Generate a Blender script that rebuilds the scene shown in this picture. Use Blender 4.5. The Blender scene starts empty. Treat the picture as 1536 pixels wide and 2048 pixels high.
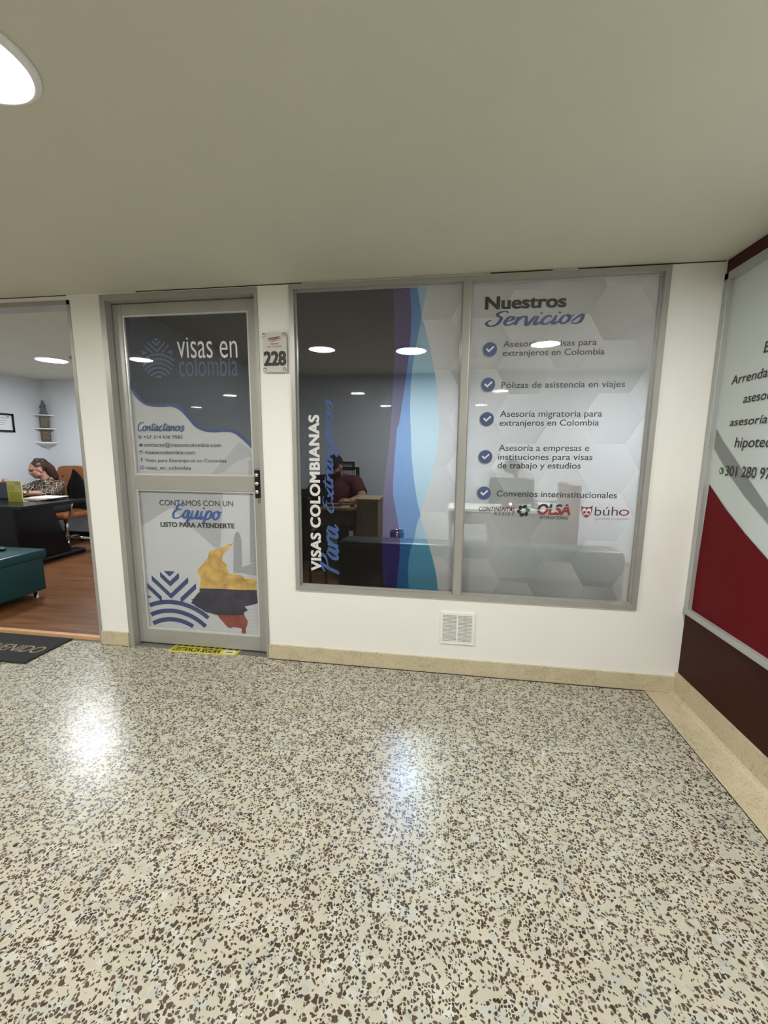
import bpy, bmesh, math, random
from mathutils import Vector, Matrix, Euler
from mathutils.geometry import tessellate_polygon

random.seed(7)
SC = bpy.context.scene
COL = SC.collection
PI = math.pi

# ------------------------------------------------------------------ camera, world, exposure
cam_d = bpy.data.cameras.new('camera')
cam = bpy.data.objects.new('camera', cam_d)
COL.objects.link(cam)
cam_d.sensor_fit = 'VERTICAL'
cam_d.sensor_height = 24.0
cam_d.lens = 819.13 * 24.0 / 2048
cam_d.clip_start = 0.02
RIGHT = Vector((0.98913763, 0.14675314, 0.0083819))
UP = Vector((-0.03015061, 0.14674847, 0.98871423))
FWD = Vector((-0.14386689, 0.97822717, -0.14957913))
cam.matrix_world = Matrix(((RIGHT.x, UP.x, -FWD.x, 0.0), (RIGHT.y, UP.y, -FWD.y, -2.2948),
                           (RIGHT.z, UP.z, -FWD.z, 1.3046), (0, 0, 0, 1)))
SC.camera = cam
world = bpy.data.worlds.new('world')
SC.world = world
world.use_nodes = True
world.node_tree.nodes['Background'].inputs[0].default_value = (0.8, 0.85, 0.9, 1)
world.node_tree.nodes['Background'].inputs[1].default_value = 0.05
SC.view_settings.view_transform = 'Standard'
SC.view_settings.look = 'None'
SC.view_settings.gamma = 1
SC.view_settings.use_curve_mapping = False
SC.view_settings.exposure = 1.6
SC.cycles.transparent_max_bounces = 20
SC.cycles.max_bounces = 7
SC.cycles.adaptive_threshold = 0.02
SC.cycles.sample_clamp_indirect = 8.0
CORRIDOR_GLOW = 64.0      # radiance of the corridor lamp diffusers
OFFICE_GLOW = 84.0        # radiance of the lamps inside the two offices
H = 2.2                   # ceiling height
XR = 1.292                # right-hand wall
YB = 2.75                 # back wall of the offices


# ------------------------------------------------------------------ materials
def new_mat(name):
    m = bpy.data.materials.new(name)
    m.use_nodes = True
    return m, m.node_tree.nodes, m.node_tree.links


def mat(name, col, rough=0.5, metal=0.0, spec=0.5, bump=0.0, bscale=60.0, mottle=0.0, mscale=3.0, coat=0.0):
    m, N, L = new_mat(name)
    b = N['Principled BSDF']
    b.inputs['Base Color'].default_value = (*col, 1)
    b.inputs['Roughness'].default_value = rough
    b.inputs['Metallic'].default_value = metal
    b.inputs['Specular IOR Level'].default_value = spec
    b.inputs['Coat Weight'].default_value = coat
    tc = N.new('ShaderNodeTexCoord')
    if mottle:
        n = N.new('ShaderNodeTexNoise'); n.inputs['Scale'].default_value = mscale
        n.inputs['Detail'].default_value = 5
        L.new(tc.outputs['Object'], n.inputs['Vector'])
        r = N.new('ShaderNodeValToRGB')
        r.color_ramp.elements[0].position = 0.3; r.color_ramp.elements[1].position = 0.7
        r.color_ramp.elements[0].color = (*[c * (1 - mottle) for c in col], 1)
        r.color_ramp.elements[1].color = (*[min(1, c * (1 + mottle)) for c in col], 1)
        L.new(n.outputs['Fac'], r.inputs['Fac']); L.new(r.outputs['Color'], b.inputs['Base Color'])
    if bump:
        n2 = N.new('ShaderNodeTexNoise'); n2.inputs['Scale'].default_value = bscale
        L.new(tc.outputs['Object'], n2.inputs['Vector'])
        bp = N.new('ShaderNodeBump'); bp.inputs['Strength'].default_value = bump
        bp.inputs['Distance'].default_value = 0.002
        L.new(n2.outputs['Fac'], bp.inputs['Height']); L.new(bp.outputs['Normal'], b.inputs['Normal'])
    return m


def emit(name, col, strength):
    m, N, L = new_mat(name)
    b = N['Principled BSDF']
    b.inputs['Base Color'].default_value = (0.8, 0.8, 0.8, 1)
    b.inputs['Emission Color'].default_value = (*col, 1)
    b.inputs['Emission Strength'].default_value = strength
    return m


def film(name, diff, clear, fac, grad=None):
    """printed vinyl: a share 'fac' of ink (diffuse + a little translucent), the rest see-through"""
    m, N, L = new_mat(name)
    N.remove(N['Principled BSDF'])
    out = N['Material Output']
    d = N.new('ShaderNodeBsdfDiffuse'); t = N.new('ShaderNodeBsdfTranslucent'); tr = N.new('ShaderNodeBsdfTransparent')
    d.inputs['Color'].default_value = (*diff, 1); t.inputs['Color'].default_value = (*diff, 1)
    tr.inputs['Color'].default_value = (*clear, 1)
    if grad:
        uv = N.new('ShaderNodeUVMap')
        sx = N.new('ShaderNodeSeparateXYZ'); L.new(uv.outputs['UV'], sx.inputs['Vector'])
        r = N.new('ShaderNodeValToRGB')
        r.color_ramp.elements[0].color = (*grad[0], 1); r.color_ramp.elements[1].color = (*grad[1], 1)
        L.new(sx.outputs['X'], r.inputs['Fac']); L.new(r.outputs['Color'], d.inputs['Color']); L.new(r.outputs['Color'], t.inputs['Color'])
    m1 = N.new('ShaderNodeMixShader'); m1.inputs[0].default_value = 0.2
    L.new(d.outputs[0], m1.inputs[1]); L.new(t.outputs[0], m1.inputs[2])
    m2 = N.new('ShaderNodeMixShader'); m2.inputs[0].default_value = fac
    L.new(tr.outputs[0], m2.inputs[1]); L.new(m1.outputs[0], m2.inputs[2])
    L.new(m2.outputs[0], out.inputs['Surface'])
    return m


def pane_glass(name, ior, tint=(1, 1, 1)):
    m, N, L = new_mat(name)
    N.remove(N['Principled BSDF'])
    out = N['Material Output']
    f = N.new('ShaderNodeFresnel'); f.inputs['IOR'].default_value = ior
    tr = N.new('ShaderNodeBsdfTransparent'); tr.inputs['Color'].default_value = (*tint, 1)
    g = N.new('ShaderNodeBsdfGlossy'); g.inputs['Roughness'].default_value = 0.02
    mx = N.new('ShaderNodeMixShader')
    ge = N.new('ShaderNodeNewGeometry')      # only the face towards the viewer mirrors, so light passes out again
    fr = math_n(N, L, 'MULTIPLY', f.outputs[0], math_n(N, L, 'SUBTRACT', 1.0, ge.outputs['Backfacing']))
    L.new(fr, mx.inputs[0]); L.new(tr.outputs[0], mx.inputs[1]); L.new(g.outputs[0], mx.inputs[2])
    L.new(mx.outputs[0], out.inputs['Surface'])
    return m


def mix_col(N, L, fac, a, b):
    x = N.new('ShaderNodeMix'); x.data_type = 'RGBA'
    if hasattr(fac, 'links'): L.new(fac, x.inputs['Factor'])
    else: x.inputs['Factor'].default_value = fac
    for k, v in (('A', a), ('B', b)):
        s = [i for i in x.inputs if i.name == k and i.type == 'RGBA'][0]
        if hasattr(v, 'links'): L.new(v, s)
        else: s.default_value = (*v, 1)
    return [o for o in x.outputs if o.type == 'RGBA'][0]


def math_n(N, L, op, a, b=None, clamp=False):
    x = N.new('ShaderNodeMath'); x.operation = op; x.use_clamp = clamp
    for i, v in enumerate((a, b)):
        if v is None: continue
        if hasattr(v, 'links'): L.new(v, x.inputs[i])
        else: x.inputs[i].default_value = v
    return x.outputs[0]


def terrazzo(name, base, big=True, strips=True, rough=0.2):
    m, N, L = new_mat(name)
    b = N['Principled BSDF']
    tc = N.new('ShaderNodeTexCoord')
    nz = N.new('ShaderNodeTexNoise'); nz.inputs['Scale'].default_value = 70; nz.inputs['Detail'].default_value = 2
    L.new(tc.outputs['Object'], nz.inputs['Vector'])
    mv = N.new('ShaderNodeVectorMath'); mv.operation = 'MULTIPLY_ADD'
    L.new(nz.outputs['Color'], mv.inputs[0]); mv.inputs[1].default_value = (0.009, 0.009, 0.009)
    L.new(tc.outputs['Object'], mv.inputs[2])

    def chips(scale, share, edge, offset):
        """mask of the chips of one size and a random number per chip"""
        ad = N.new('ShaderNodeVectorMath'); ad.operation = 'ADD'; ad.inputs[1].default_value = offset
        L.new(mv.outputs[0], ad.inputs[0])
        v1 = N.new('ShaderNodeTexVoronoi'); v1.inputs['Scale'].default_value = scale
        v2 = N.new('ShaderNodeTexVoronoi'); v2.feature = 'DISTANCE_TO_EDGE'; v2.inputs['Scale'].default_value = scale
        L.new(ad.outputs[0], v1.inputs['Vector']); L.new(ad.outputs[0], v2.inputs['Vector'])
        sp = N.new('ShaderNodeSeparateColor'); L.new(v1.outputs['Color'], sp.inputs[0])
        inside = math_n(N, L, 'MULTIPLY', math_n(N, L, 'SUBTRACT', v2.outputs['Distance'], edge), 25, True)
        pick = math_n(N, L, 'LESS_THAN', sp.outputs[0], share)
        return math_n(N, L, 'MULTIPLY', inside, pick), sp.outputs[1], sp.outputs[2]

    n2 = N.new('ShaderNodeTexNoise'); n2.inputs['Scale'].default_value = 9; n2.inputs['Detail'].default_value = 6
    L.new(tc.outputs['Object'], n2.inputs['Vector'])
    col = mix_col(N, L, n2.outputs['Fac'], tuple(c * 0.86 for c in base), tuple(min(1, c * 1.12) for c in base))
    if big:
        mk, r1, r2 = chips(34, 0.30, 0.05, (3.1, 1.7, 0))
        col = mix_col(N, L, math_n(N, L, 'MULTIPLY', mk, 0.75), col, mix_col(N, L, r1, (0.36, 0.38, 0.36), (0.56, 0.57, 0.52)))
        mk, r1, r2 = chips(122, 0.43, 0.10, (0.3, 5.2, 0))
        col = mix_col(N, L, mk, col, mix_col(N, L, r1, (0.035, 0.024, 0.016), (0.11, 0.08, 0.06)))
        mk, r1, r2 = chips(76, 0.37, 0.14, (7.7, 2.2, 0))
        col = mix_col(N, L, mk, col, mix_col(N, L, r1, (0.045, 0.030, 0.018), (0.11, 0.08, 0.058)))
    else:
        mk, r1, r2 = chips(260, 0.16, 0.12, (0.3, 5.2, 0))
        col = mix_col(N, L, math_n(N, L, 'MULTIPLY', mk, 0.75), col, (0.15, 0.10, 0.06))
        mk, r1, r2 = chips(90, 0.15, 0.1, (1.3, 2.2, 0))
        col = mix_col(N, L, math_n(N, L, 'MULTIPLY', mk, 0.4), col, (0.62, 0.58, 0.47))
    if strips:
        sx = N.new('ShaderNodeSeparateXYZ'); L.new(tc.outputs['Object'], sx.inputs[0])
        for ax, off in ((0, 0.122),):
            w = math_n(N, L, 'ADD', sx.outputs[ax], off + 95.0 + 0.475)
            w = math_n(N, L, 'ABSOLUTE', math_n(N, L, 'SUBTRACT', math_n(N, L, 'MODULO', w, 0.95), 0.475))
            col = mix_col(N, L, math_n(N, L, 'MULTIPLY', math_n(N, L, 'LESS_THAN', w, 0.0022), 0.6), col, (0.50, 0.45, 0.35))
    L.new(col, b.inputs['Base Color'])
    b.inputs['Roughness'].default_value = rough
    rn = N.new('ShaderNodeMapRange'); rn.inputs[3].default_value = rough * 0.75; rn.inputs[4].default_value = rough * 1.3
    L.new(n2.outputs['Fac'], rn.inputs[0]); L.new(rn.outputs[0], b.inputs['Roughness'])
    return m


def planks(name, c1, c2, c3, sx=1.0, sy=0.09, axis='X', rough=0.3):
    m, N, L = new_mat(name)
    b = N['Principled BSDF']
    tc = N.new('ShaderNodeTexCoord')
    mp = N.new('ShaderNodeMapping')
    if axis == 'Z': mp.inputs['Rotation'].default_value = (0, PI / 2, 0)
    L.new(tc.outputs['Object'], mp.inputs['Vector'])
    br = N.new('ShaderNodeTexBrick')
    br.inputs['Scale'].default_value = 1.0; br.inputs['Brick Width'].default_value = sx; br.inputs['Row Height'].default_value = sy
    br.inputs['Mortar Size'].default_value = 0.0012
    br.inputs['Color1'].default_value = (*c1, 1); br.inputs['Color2'].default_value = (*c2, 1)
    br.inputs['Mortar'].default_value = (*[c * 0.5 for c in c1], 1)
    L.new(mp.outputs[0], br.inputs['Vector'])
    st = N.new('ShaderNodeMapping'); st.inputs['Scale'].default_value = (1.2, 22, 22)
    L.new(mp.outputs[0], st.inputs['Vector'])
    n = N.new('ShaderNodeTexNoise'); n.inputs['Scale'].default_value = 2.0; n.inputs['Detail'].default_value = 6
    L.new(st.outputs[0], n.inputs['Vector'])
    f = N.new('ShaderNodeMapRange'); f.inputs[1].default_value = 0.4; f.inputs[2].default_value = 0.7
    L.new(n.outputs['Fac'], f.inputs[0])
    col = mix_col(N, L, f.outputs[0], br.outputs['Color'], c3)
    L.new(col, b.inputs['Base Color'])
    b.inputs['Roughness'].default_value = rough
    return m


def leopard(name):
    m, N, L = new_mat(name)
    b = N['Principled BSDF']
    tc = N.new('ShaderNodeTexCoord')
    nz = N.new('ShaderNodeTexNoise'); nz.inputs['Scale'].default_value = 22
    L.new(tc.outputs['Object'], nz.inputs['Vector'])
    mv = N.new('ShaderNodeVectorMath'); mv.operation = 'MULTIPLY_ADD'
    L.new(nz.outputs['Color'], mv.inputs[0]); mv.inputs[1].default_value = (0.03, 0.03, 0.03)
    L.new(tc.outputs['Object'], mv.inputs[2])
    v = N.new('ShaderNodeTexVoronoi'); v.feature = 'DISTANCE_TO_EDGE'; v.inputs['Scale'].default_value = 24
    L.new(mv.outputs[0], v.inputs['Vector'])
    v1 = N.new('ShaderNodeTexVoronoi'); v1.inputs['Scale'].default_value = 24
    L.new(mv.outputs[0], v1.inputs['Vector'])
    c = mix_col(N, L, math_n(N, L, 'LESS_THAN', v1.outputs['Distance'], 0.2), (0.022, 0.014, 0.011), (0.085, 0.04, 0.025))
    c = mix_col(N, L, math_n(N, L, 'LESS_THAN', v.outputs['Distance'], 0.042), c, (0.60, 0.47, 0.33))
    L.new(c, b.inputs['Base Color']); b.inputs['Roughness'].default_value = 0.6
    return m


M = {}
M['wall'] = mat('white wall paint', (0.84, 0.835, 0.80), 0.55, bump=0.12, bscale=130, mottle=0.015, mscale=2.2)
M['ceiling'] = mat('ceiling paint', (0.645, 0.625, 0.53), 0.8, bump=0.1, bscale=180, mottle=0.015)
M['in_wall'] = mat('office wall paint', (0.72, 0.74, 0.77), 0.6, bump=0.1, bscale=120)
M['floor'] = terrazzo('terrazzo', (0.47, 0.445, 0.355), True, True, 0.27)
M['beige'] = terrazzo('beige terrazzo', (0.56, 0.49, 0.335), False, False, 0.28)
M['wood_floor'] = planks('laminate floor', (0.17, 0.07, 0.028), (0.24, 0.105, 0.045), (0.11, 0.044, 0.018), 1.1, 0.1, 'X', 0.28)
M['wood_edge'] = mat('pale wood edge', (0.62, 0.36, 0.19), 0.4)
M['threshold'] = mat('grey threshold stone', (0.16, 0.15, 0.13), 0.5, mottle=0.5, mscale=90)
M['alu'] = mat('grey aluminium', (0.40, 0.395, 0.37), 0.38, 0.35, mottle=0.04, mscale=6)
M['alu_light'] = mat('bright aluminium bead', (0.66, 0.66, 0.64), 0.3, 0.4)
M['sill'] = mat('satin grey aluminium', (0.43, 0.445, 0.435), 0.4, 0.3)
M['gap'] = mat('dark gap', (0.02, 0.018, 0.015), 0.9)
M['rubber'] = mat('black seal', (0.015, 0.015, 0.015), 0.6)
M['brown'] = mat('dark brown enamel', (0.044, 0.013, 0.009), 0.45, spec=0.08, mottle=0.06, mscale=8)
M['maroon'] = mat('maroon beam paint', (0.05, 0.009, 0.008), 0.45, spec=0.2)
M['glass'] = pane_glass('window glass', 1.36)
M['tint'] = film('dark tint film', (0.02, 0.02, 0.02), (0.23, 0.235, 0.235), 0.02)
M['white_film'] = film('frosted white print', (0.6, 0.6, 0.6), (1, 1, 1), 0.58, ((0.38, 0.40, 0.405), (0.63, 0.655, 0.655)))
M['door_film'] = film('white door print', (0.57, 0.59, 0.60), (1, 1, 1), 0.93)
M['door_grey'] = film('pale grey door print', (0.47, 0.49, 0.50), (1, 1, 1), 0.95)
M['door_grey2'] = film('mid grey door print', (0.37, 0.39, 0.41), (1, 1, 1), 0.95)
M['band_light'] = film('light blue print', (0.11, 0.48, 0.74), (0.85, 0.95, 0.97), 0.3)
M['band_mid'] = film('mid blue print', (0.02, 0.21, 0.58), (0.42, 0.58, 0.85), 0.26)
M['band_purple'] = film('violet print', (0.06, 0.035, 0.40), (0.33, 0.30, 0.36), 0.14)
M['ink_black'] = mat('black ink', (0.012, 0.012, 0.012), 0.5)
M['ink_grey'] = mat('charcoal ink', (0.033, 0.036, 0.038), 0.5)
M['ink_white'] = mat('white ink', (0.70, 0.70, 0.70), 0.5)
M['ink_navy'] = mat('navy ink', (0.04, 0.06, 0.16), 0.5)
M['ink_blue'] = mat('slate blue ink', (0.055, 0.085, 0.20), 0.5)
M['ink_script'] = film('blue script print', (0.085, 0.16, 0.40), (0.6, 0.7, 1), 0.82)
M['ink_dim'] = film('dim blue print', (0.21, 0.25, 0.36), (0.4, 0.45, 0.6), 0.66)
M['ink_red'] = mat('brick red ink', (0.25, 0.035, 0.025), 0.5)
M['ink_plum'] = mat('plum ink', (0.22, 0.03, 0.06), 0.5)
M['ink_green'] = mat('green ink', (0.03, 0.16, 0.04), 0.5)
M['ink_pale'] = mat('pale grey ink', (0.27, 0.27, 0.28), 0.5)
M['plate'] = mat('acrylic plate', (0.60, 0.60, 0.57), 0.12, coat=0.5)
M['chrome'] = mat('chrome', (0.75, 0.75, 0.75), 0.12, 1.0)
M['bronze'] = mat('dark bronze plate', (0.022, 0.016, 0.013), 0.25, 0.3)
M['plastic'] = mat('white plastic', (0.84, 0.84, 0.82), 0.4)
M['slot'] = mat('dark slot', (0.03, 0.028, 0.025), 0.9)
M['yellow'] = mat('safety yellow', (0.62, 0.58, 0.05), 0.4)
M['mat_black'] = mat('black mat pile', (0.017, 0.018, 0.02), 0.95, bump=0.5, bscale=400)
M['mat_tan'] = mat('tan mat lettering', (0.35, 0.29, 0.17), 0.9)
M['panel_white'] = mat('pale grey printed panel', (0.56, 0.61, 0.60), 0.4, spec=0.2)
M['panel_grey'] = mat('grey printed swoosh', (0.225, 0.245, 0.24), 0.4, spec=0.2)
M['panel_red'] = mat('red printed field', (0.125, 0.007, 0.010), 0.5, spec=0.05)
M['teal'] = mat('teal leatherette', (0.0, 0.048, 0.052), 0.3, bump=0.15, bscale=220)
M['black_gloss'] = mat('black gloss lacquer', (0.005, 0.005, 0.006), 0.22, spec=0.3)
M['black'] = mat('black leatherette', (0.010, 0.010, 0.010), 0.4, bump=0.15, bscale=150)
M['black_cloth'] = mat('black cloth', (0.007, 0.007, 0.008), 0.9)
M['orange'] = mat('tan leather', (0.30, 0.105, 0.03), 0.4, bump=0.15, bscale=160, mottle=0.12, mscale=9)
M['grey_dark'] = mat('dark grey plastic', (0.03, 0.034, 0.034), 0.4)
M['paper'] = mat('white paper', (0.8, 0.8, 0.8), 0.7)
M['folder'] = mat('violet folder', (0.16, 0.15, 0.36), 0.6)
M['manila'] = mat('manila folder', (0.55, 0.42, 0.18), 0.6)
M['card'] = mat('yellow printed card', (0.52, 0.46, 0.02), 0.35)
M['card_edge'] = mat('clear acrylic edge', (0.60, 0.56, 0.22), 0.2)
M['card_dark'] = mat('olive print', (0.30, 0.26, 0.02), 0.4)
M['skin_w'] = mat('skin', (0.42, 0.21, 0.14), 0.5)
M['skin_m'] = mat('light skin', (0.43, 0.23, 0.16), 0.5)
M['lip'] = mat('lips', (0.30, 0.09, 0.08), 0.45)
M['brow'] = mat('dark brow', (0.03, 0.018, 0.014), 0.7)
M['hair_w'] = mat('dark red-brown hair', (0.045, 0.016, 0.010), 0.45, bump=0.5, bscale=90, mottle=0.3, mscale=30)
M['beard'] = mat('dark beard', (0.035, 0.022, 0.017), 0.8)
M['leopard'] = leopard('leopard print cloth')
M['shirt'] = mat('maroon knit', (0.085, 0.008, 0.016), 0.8)
M['cap'] = mat('black cap cloth', (0.012, 0.012, 0.016), 0.85)
M['jeans'] = mat('dark trousers', (0.015, 0.017, 0.025), 0.9)
M['gold'] = mat('pale gold', (0.85, 0.7, 0.4), 0.25, 0.8)
M['desk_top'] = planks('light oak board', (0.46, 0.32, 0.19), (0.50, 0.35, 0.21), (0.38, 0.25, 0.14), 2.0, 0.4, 'X', 0.4)
M['desk_dark'] = planks('walnut board', (0.155, 0.105, 0.07), (0.17, 0.115, 0.08), (0.10, 0.065, 0.042), 3.0, 0.5, 'Z', 0.45)
M['desk_mid'] = planks('grey oak board', (0.30, 0.215, 0.14), (0.32, 0.23, 0.15), (0.22, 0.15, 0.095), 3.0, 0.5, 'Z', 0.45)
M['white_lam'] = mat('white laminate', (0.78, 0.77, 0.70), 0.4)
M['grey_lam'] = mat('grey laminate', (0.30, 0.29, 0.27), 0.45)
M['bin'] = mat('dark steel bin', (0.03, 0.03, 0.035), 0.3, 0.5)
M['stone'] = mat('painted plaster figure', (0.13, 0.13, 0.14), 0.6, mottle=0.4, mscale=40)
M['icon'] = mat('dark gilt picture', (0.07, 0.045, 0.025), 0.4, mottle=0.7, mscale=40)
M['gilt'] = mat('dull gilt picture', (0.13, 0.09, 0.045), 0.4, mottle=0.6, mscale=60)
M['led'] = emit('red indicator', (1.0, 0.05, 0.07), 30.0)
M['lamp'] = emit('corridor lamp diffuser', (1.0, 0.98, 0.935), CORRIDOR_GLOW)
M['lamp_in'] = emit('office lamp diffuser', (0.90, 0.96, 1.0), OFFICE_GLOW)
M['map_yellow'] = mat('painted yellow', (0.52, 0.34, 0.10), 0.5, mottle=0.35, mscale=14)
M['map_blue'] = mat('painted dark blue', (0.035, 0.032, 0.055), 0.5, mottle=0.4, mscale=14)
M['map_red'] = mat('painted brick red', (0.22, 0.055, 0.04), 0.5, mottle=0.3, mscale=14)


# ------------------------------------------------------------------ mesh helpers
def xf(o):
    return o.matrix_world


def tag(o, label=None, cat=None, group=None, kind=None):
    if label: o['label'] = label
    if cat: o['category'] = cat
    if group: o['group'] = group
    if kind: o['kind'] = kind
    return o


def thing(name, label, cat, loc=(0, 0, 0), group=None):
    o = bpy.data.objects.new(name, None)
    COL.objects.link(o)
    o.empty_display_size = 0.1
    o.location = loc
    return tag(o, label, cat, group)


def struct_root(name, loc=(0, 0, 0)):
    o = bpy.data.objects.new(name, None)
    COL.objects.link(o)
    o.location = loc
    o['kind'] = 'structure'
    return o


def obj(name, bm, m, parent=None, smooth=False, local=False):
    """link a bmesh (in world coordinates, unless local) as one object under its parent"""
    me = bm if isinstance(bm, bpy.types.Mesh) else None
    if me is None:
        bmesh.ops.recalc_face_normals(bm, faces=bm.faces[:])
        me = bpy.data.meshes.new(name)
        bm.to_mesh(me)
        bm.free()
    for k in (m if isinstance(m, (list, tuple)) else [m]):
        me.materials.append(M[k])
    if smooth:
        for p in me.polygons: p.use_smooth = True
    o = bpy.data.objects.new(name, me)
    COL.objects.link(o)
    if parent:
        o.parent = parent
        if not local:
            w = Vector((0, 0, 0)); q = parent
            while q: w = w + q.location; q = q.parent
            o.matrix_parent_inverse = Matrix.Translation(-w) if parent.parent is None else Matrix.Identity(4)
    return o


def struct(name, bm, m, smooth=False):
    o = obj(name, bm, m, None, smooth)
    o['kind'] = 'structure'
    return o


def box(bm, x0, x1, y0, y1, z0, z1, bev=0.0, seg=2, mi=0, rot=None):
    t = bmesh.new()
    bmesh.ops.create_cube(t, size=1)
    c = Vector(((x0 + x1) / 2, (y0 + y1) / 2, (z0 + z1) / 2))
    for v in t.verts:
        v.co = Vector((v.co.x * abs(x1 - x0), v.co.y * abs(y1 - y0), v.co.z * abs(z1 - z0)))
    if bev:
        bmesh.ops.bevel(t, geom=t.edges[:], offset=bev, segments=seg, affect='EDGES', profile=0.6)
    for v in t.verts:
        v.co = c + (rot @ v.co if rot else v.co)
    add(bm, t, mi)


def add(bm, t, mi=0):
    vs = [bm.verts.new(v.co) for v in t.verts]
    for i, v in enumerate(t.verts): v.index = i
    for f in t.faces:
        try:
            g = bm.faces.new([vs[v.index] for v in f.verts])
            g.material_index = mi
            g.smooth = f.smooth
        except ValueError:
            pass
    t.free()


def Box(*a, **k):
    bm = bmesh.new()
    box(bm, *a, **k)
    return bm


def tube(bm, pts, r, seg=10, mi=0, cap=True):
    """round bar along a polyline; r is one radius or one per point"""
    pts = [Vector(p) for p in pts]
    rs = r if isinstance(r, (list, tuple)) else [r] * len(pts)
    rings = []
    prev = None
    for i, p in enumerate(pts):
        d = (pts[min(i + 1, len(pts) - 1)] - pts[max(i - 1, 0)]).normalized()
        if prev is None:
            u = d.orthogonal().normalized()
        else:
            u = (prev - d * prev.dot(d)).normalized()
        prev = u
        w = d.cross(u)
        rings.append([bm.verts.new(p + (u * math.cos(2 * PI * k / seg) + w * math.sin(2 * PI * k / seg)) * rs[i]) for k in range(seg)])
    for a, b in zip(rings, rings[1:]):
        for k in range(seg):
            f = bm.faces.new((a[k], a[(k + 1) % seg], b[(k + 1) % seg], b[k])); f.material_index = mi; f.smooth = True
    if cap:
        for q in (rings[0], rings[-1]):
            f = bm.faces.new(q); f.material_index = mi


def Tube(*a, **k):
    bm = bmesh.new()
    tube(bm, *a, **k)
    return bm


def lathe(bm, prof, c=(0, 0, 0), seg=32, axis='Z', loop=False):
    """profile of (radius, height) pairs turned about an axis"""
    c = Vector(c)
    rings = []
    for r, h in prof:
        ring = []
        for k in range(seg):
            a = 2 * PI * k / seg
            p = Vector((r * math.cos(a), r * math.sin(a), h))
            if axis == 'Y': p = Vector((p.x, h, p.y))
            if axis == 'X': p = Vector((h, p.x, p.y))
            ring.append(bm.verts.new(c + p))
        rings.append(ring)
    for a, b in zip(rings, rings[1:] + (rings[:1] if loop else [])):
        for k in range(seg):
            f = bm.faces.new((a[k], a[(k + 1) % seg], b[(k + 1) % seg], b[k])); f.smooth = True
    if not loop:
        bm.faces.new(rings[0]); bm.faces.new(rings[-1])


def Lathe(*a, **k):
    bm = bmesh.new()
    lathe(bm, *a, **k)
    return bm


def prism(bm, poly, axis, a, b, mi=0):
    """outline in the plane across an axis, extruded from a to b along it"""
    def P(u, v, w):
        return {'X': (w, u, v), 'Y': (u, w, v), 'Z': (u, v, w)}[axis]
    v0 = [bm.verts.new(P(u, v, a)) for u, v in poly]
    v1 = [bm.verts.new(P(u, v, b)) for u, v in poly]
    n = len(poly)
    fs = [bm.faces.new(v0), bm.faces.new(v1)]
    for i in range(n):
        fs.append(bm.faces.new((v0[i], v0[(i + 1) % n], v1[(i + 1) % n], v1[i])))
    for f in fs: f.material_index = mi


def Prism(*a, **k):
    bm = bmesh.new()
    prism(bm, *a, **k)
    return bm


def frame_bars(bm, x0, x1, z0, z1, w, y0, y1, bev=0.0):
    """four bars of width w inside a rectangle, mitred like extruded sections"""
    X = [(x0, x0 + w), (x1, x1 - w)]
    prism(bm, [(x0, z0), (x0 + w, z0 + w), (x0 + w, z1 - w), (x0, z1)], 'Y', y0, y1)
    prism(bm, [(x1, z0), (x1 - w, z0 + w), (x1 - w, z1 - w), (x1, z1)], 'Y', y0, y1)
    prism(bm, [(x0, z0), (x0 + w, z0 + w), (x1 - w, z0 + w), (x1, z0)], 'Y', y0, y1)
    prism(bm, [(x0, z1), (x0 + w, z1 - w), (x1 - w, z1 - w), (x1, z1)], 'Y', y0, y1)


def flat(bm, poly, y, mi=0):
    """flat printed shape on an upright plane facing the corridor (x, z outline)"""
    bm.faces.new([bm.verts.new((x, y, z)) for x, z in poly]).material_index = mi


def Flat(polys, y):
    bm = bmesh.new()
    for p in polys: flat(bm, p, y)
    return bm


def disc(c, r, n=28, sx=1.0):
    return [(c[0] + sx * r * math.cos(2 * PI * k / n), c[1] + r * math.sin(2 * PI * k / n)) for k in range(n)]


def ring_poly(bm, c, r0, r1, y, a0=0.0, a1=2 * PI, n=40, keep=None):
    for k in range(n):
        t0 = a0 + (a1 - a0) * k / n; t1 = a0 + (a1 - a0) * (k + 1) / n
        q = [(c[0] + r * math.cos(t), c[1] + r * math.sin(t)) for r, t in ((r0, t0), (r1, t0), (r1, t1), (r0, t1))]
        if keep and not all(keep(*p) for p in q): continue
        flat(bm, q, y)


# ------------------------------------------------------------------ lettering
REF = {}


def text_mesh(s, bold=0.0, shear=0.0, space=1.0):
    cu = bpy.data.curves.new('lettering', 'FONT')
    cu.body = s
    cu.size = 1.0
    cu.offset = min(bold, 0.0)
    cu.shear = shear
    cu.space_character = space
    cu.resolution_u = 6
    o = bpy.data.objects.new('lettering', cu)
    COL.objects.link(o)
    bpy.context.view_layer.update()
    me = bpy.data.meshes.new_from_object(o.evaluated_get(bpy.context.evaluated_depsgraph_get()))
    bpy.data.objects.remove(o)
    bpy.data.curves.remove(cu)
    if bold > 0:      # heavier strokes: the outline struck several times, a hair apart in depth
        bm = bmesh.new()
        for k, (dx, dy) in enumerate(((0, 0), (1, 0), (-1, 0), (0, 0.7), (0, -0.7), (0.8, 0.6), (-0.8, 0.6), (0.8, -0.6), (-0.8, -0.6))):
            t = bmesh.new(); t.from_mesh(me)
            for v in t.verts: v.co += Vector((dx * bold, dy * bold, 0.00003 * k))
            add(bm, t)
        bm.to_mesh(me); bm.free()
    return me


def ref_height(ch):
    if ch not in REF:
        me = text_mesh(ch)
        REF[ch] = max(v.co.y for v in me.vertices)
        bpy.data.meshes.remove(me)
    return REF[ch]


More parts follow.
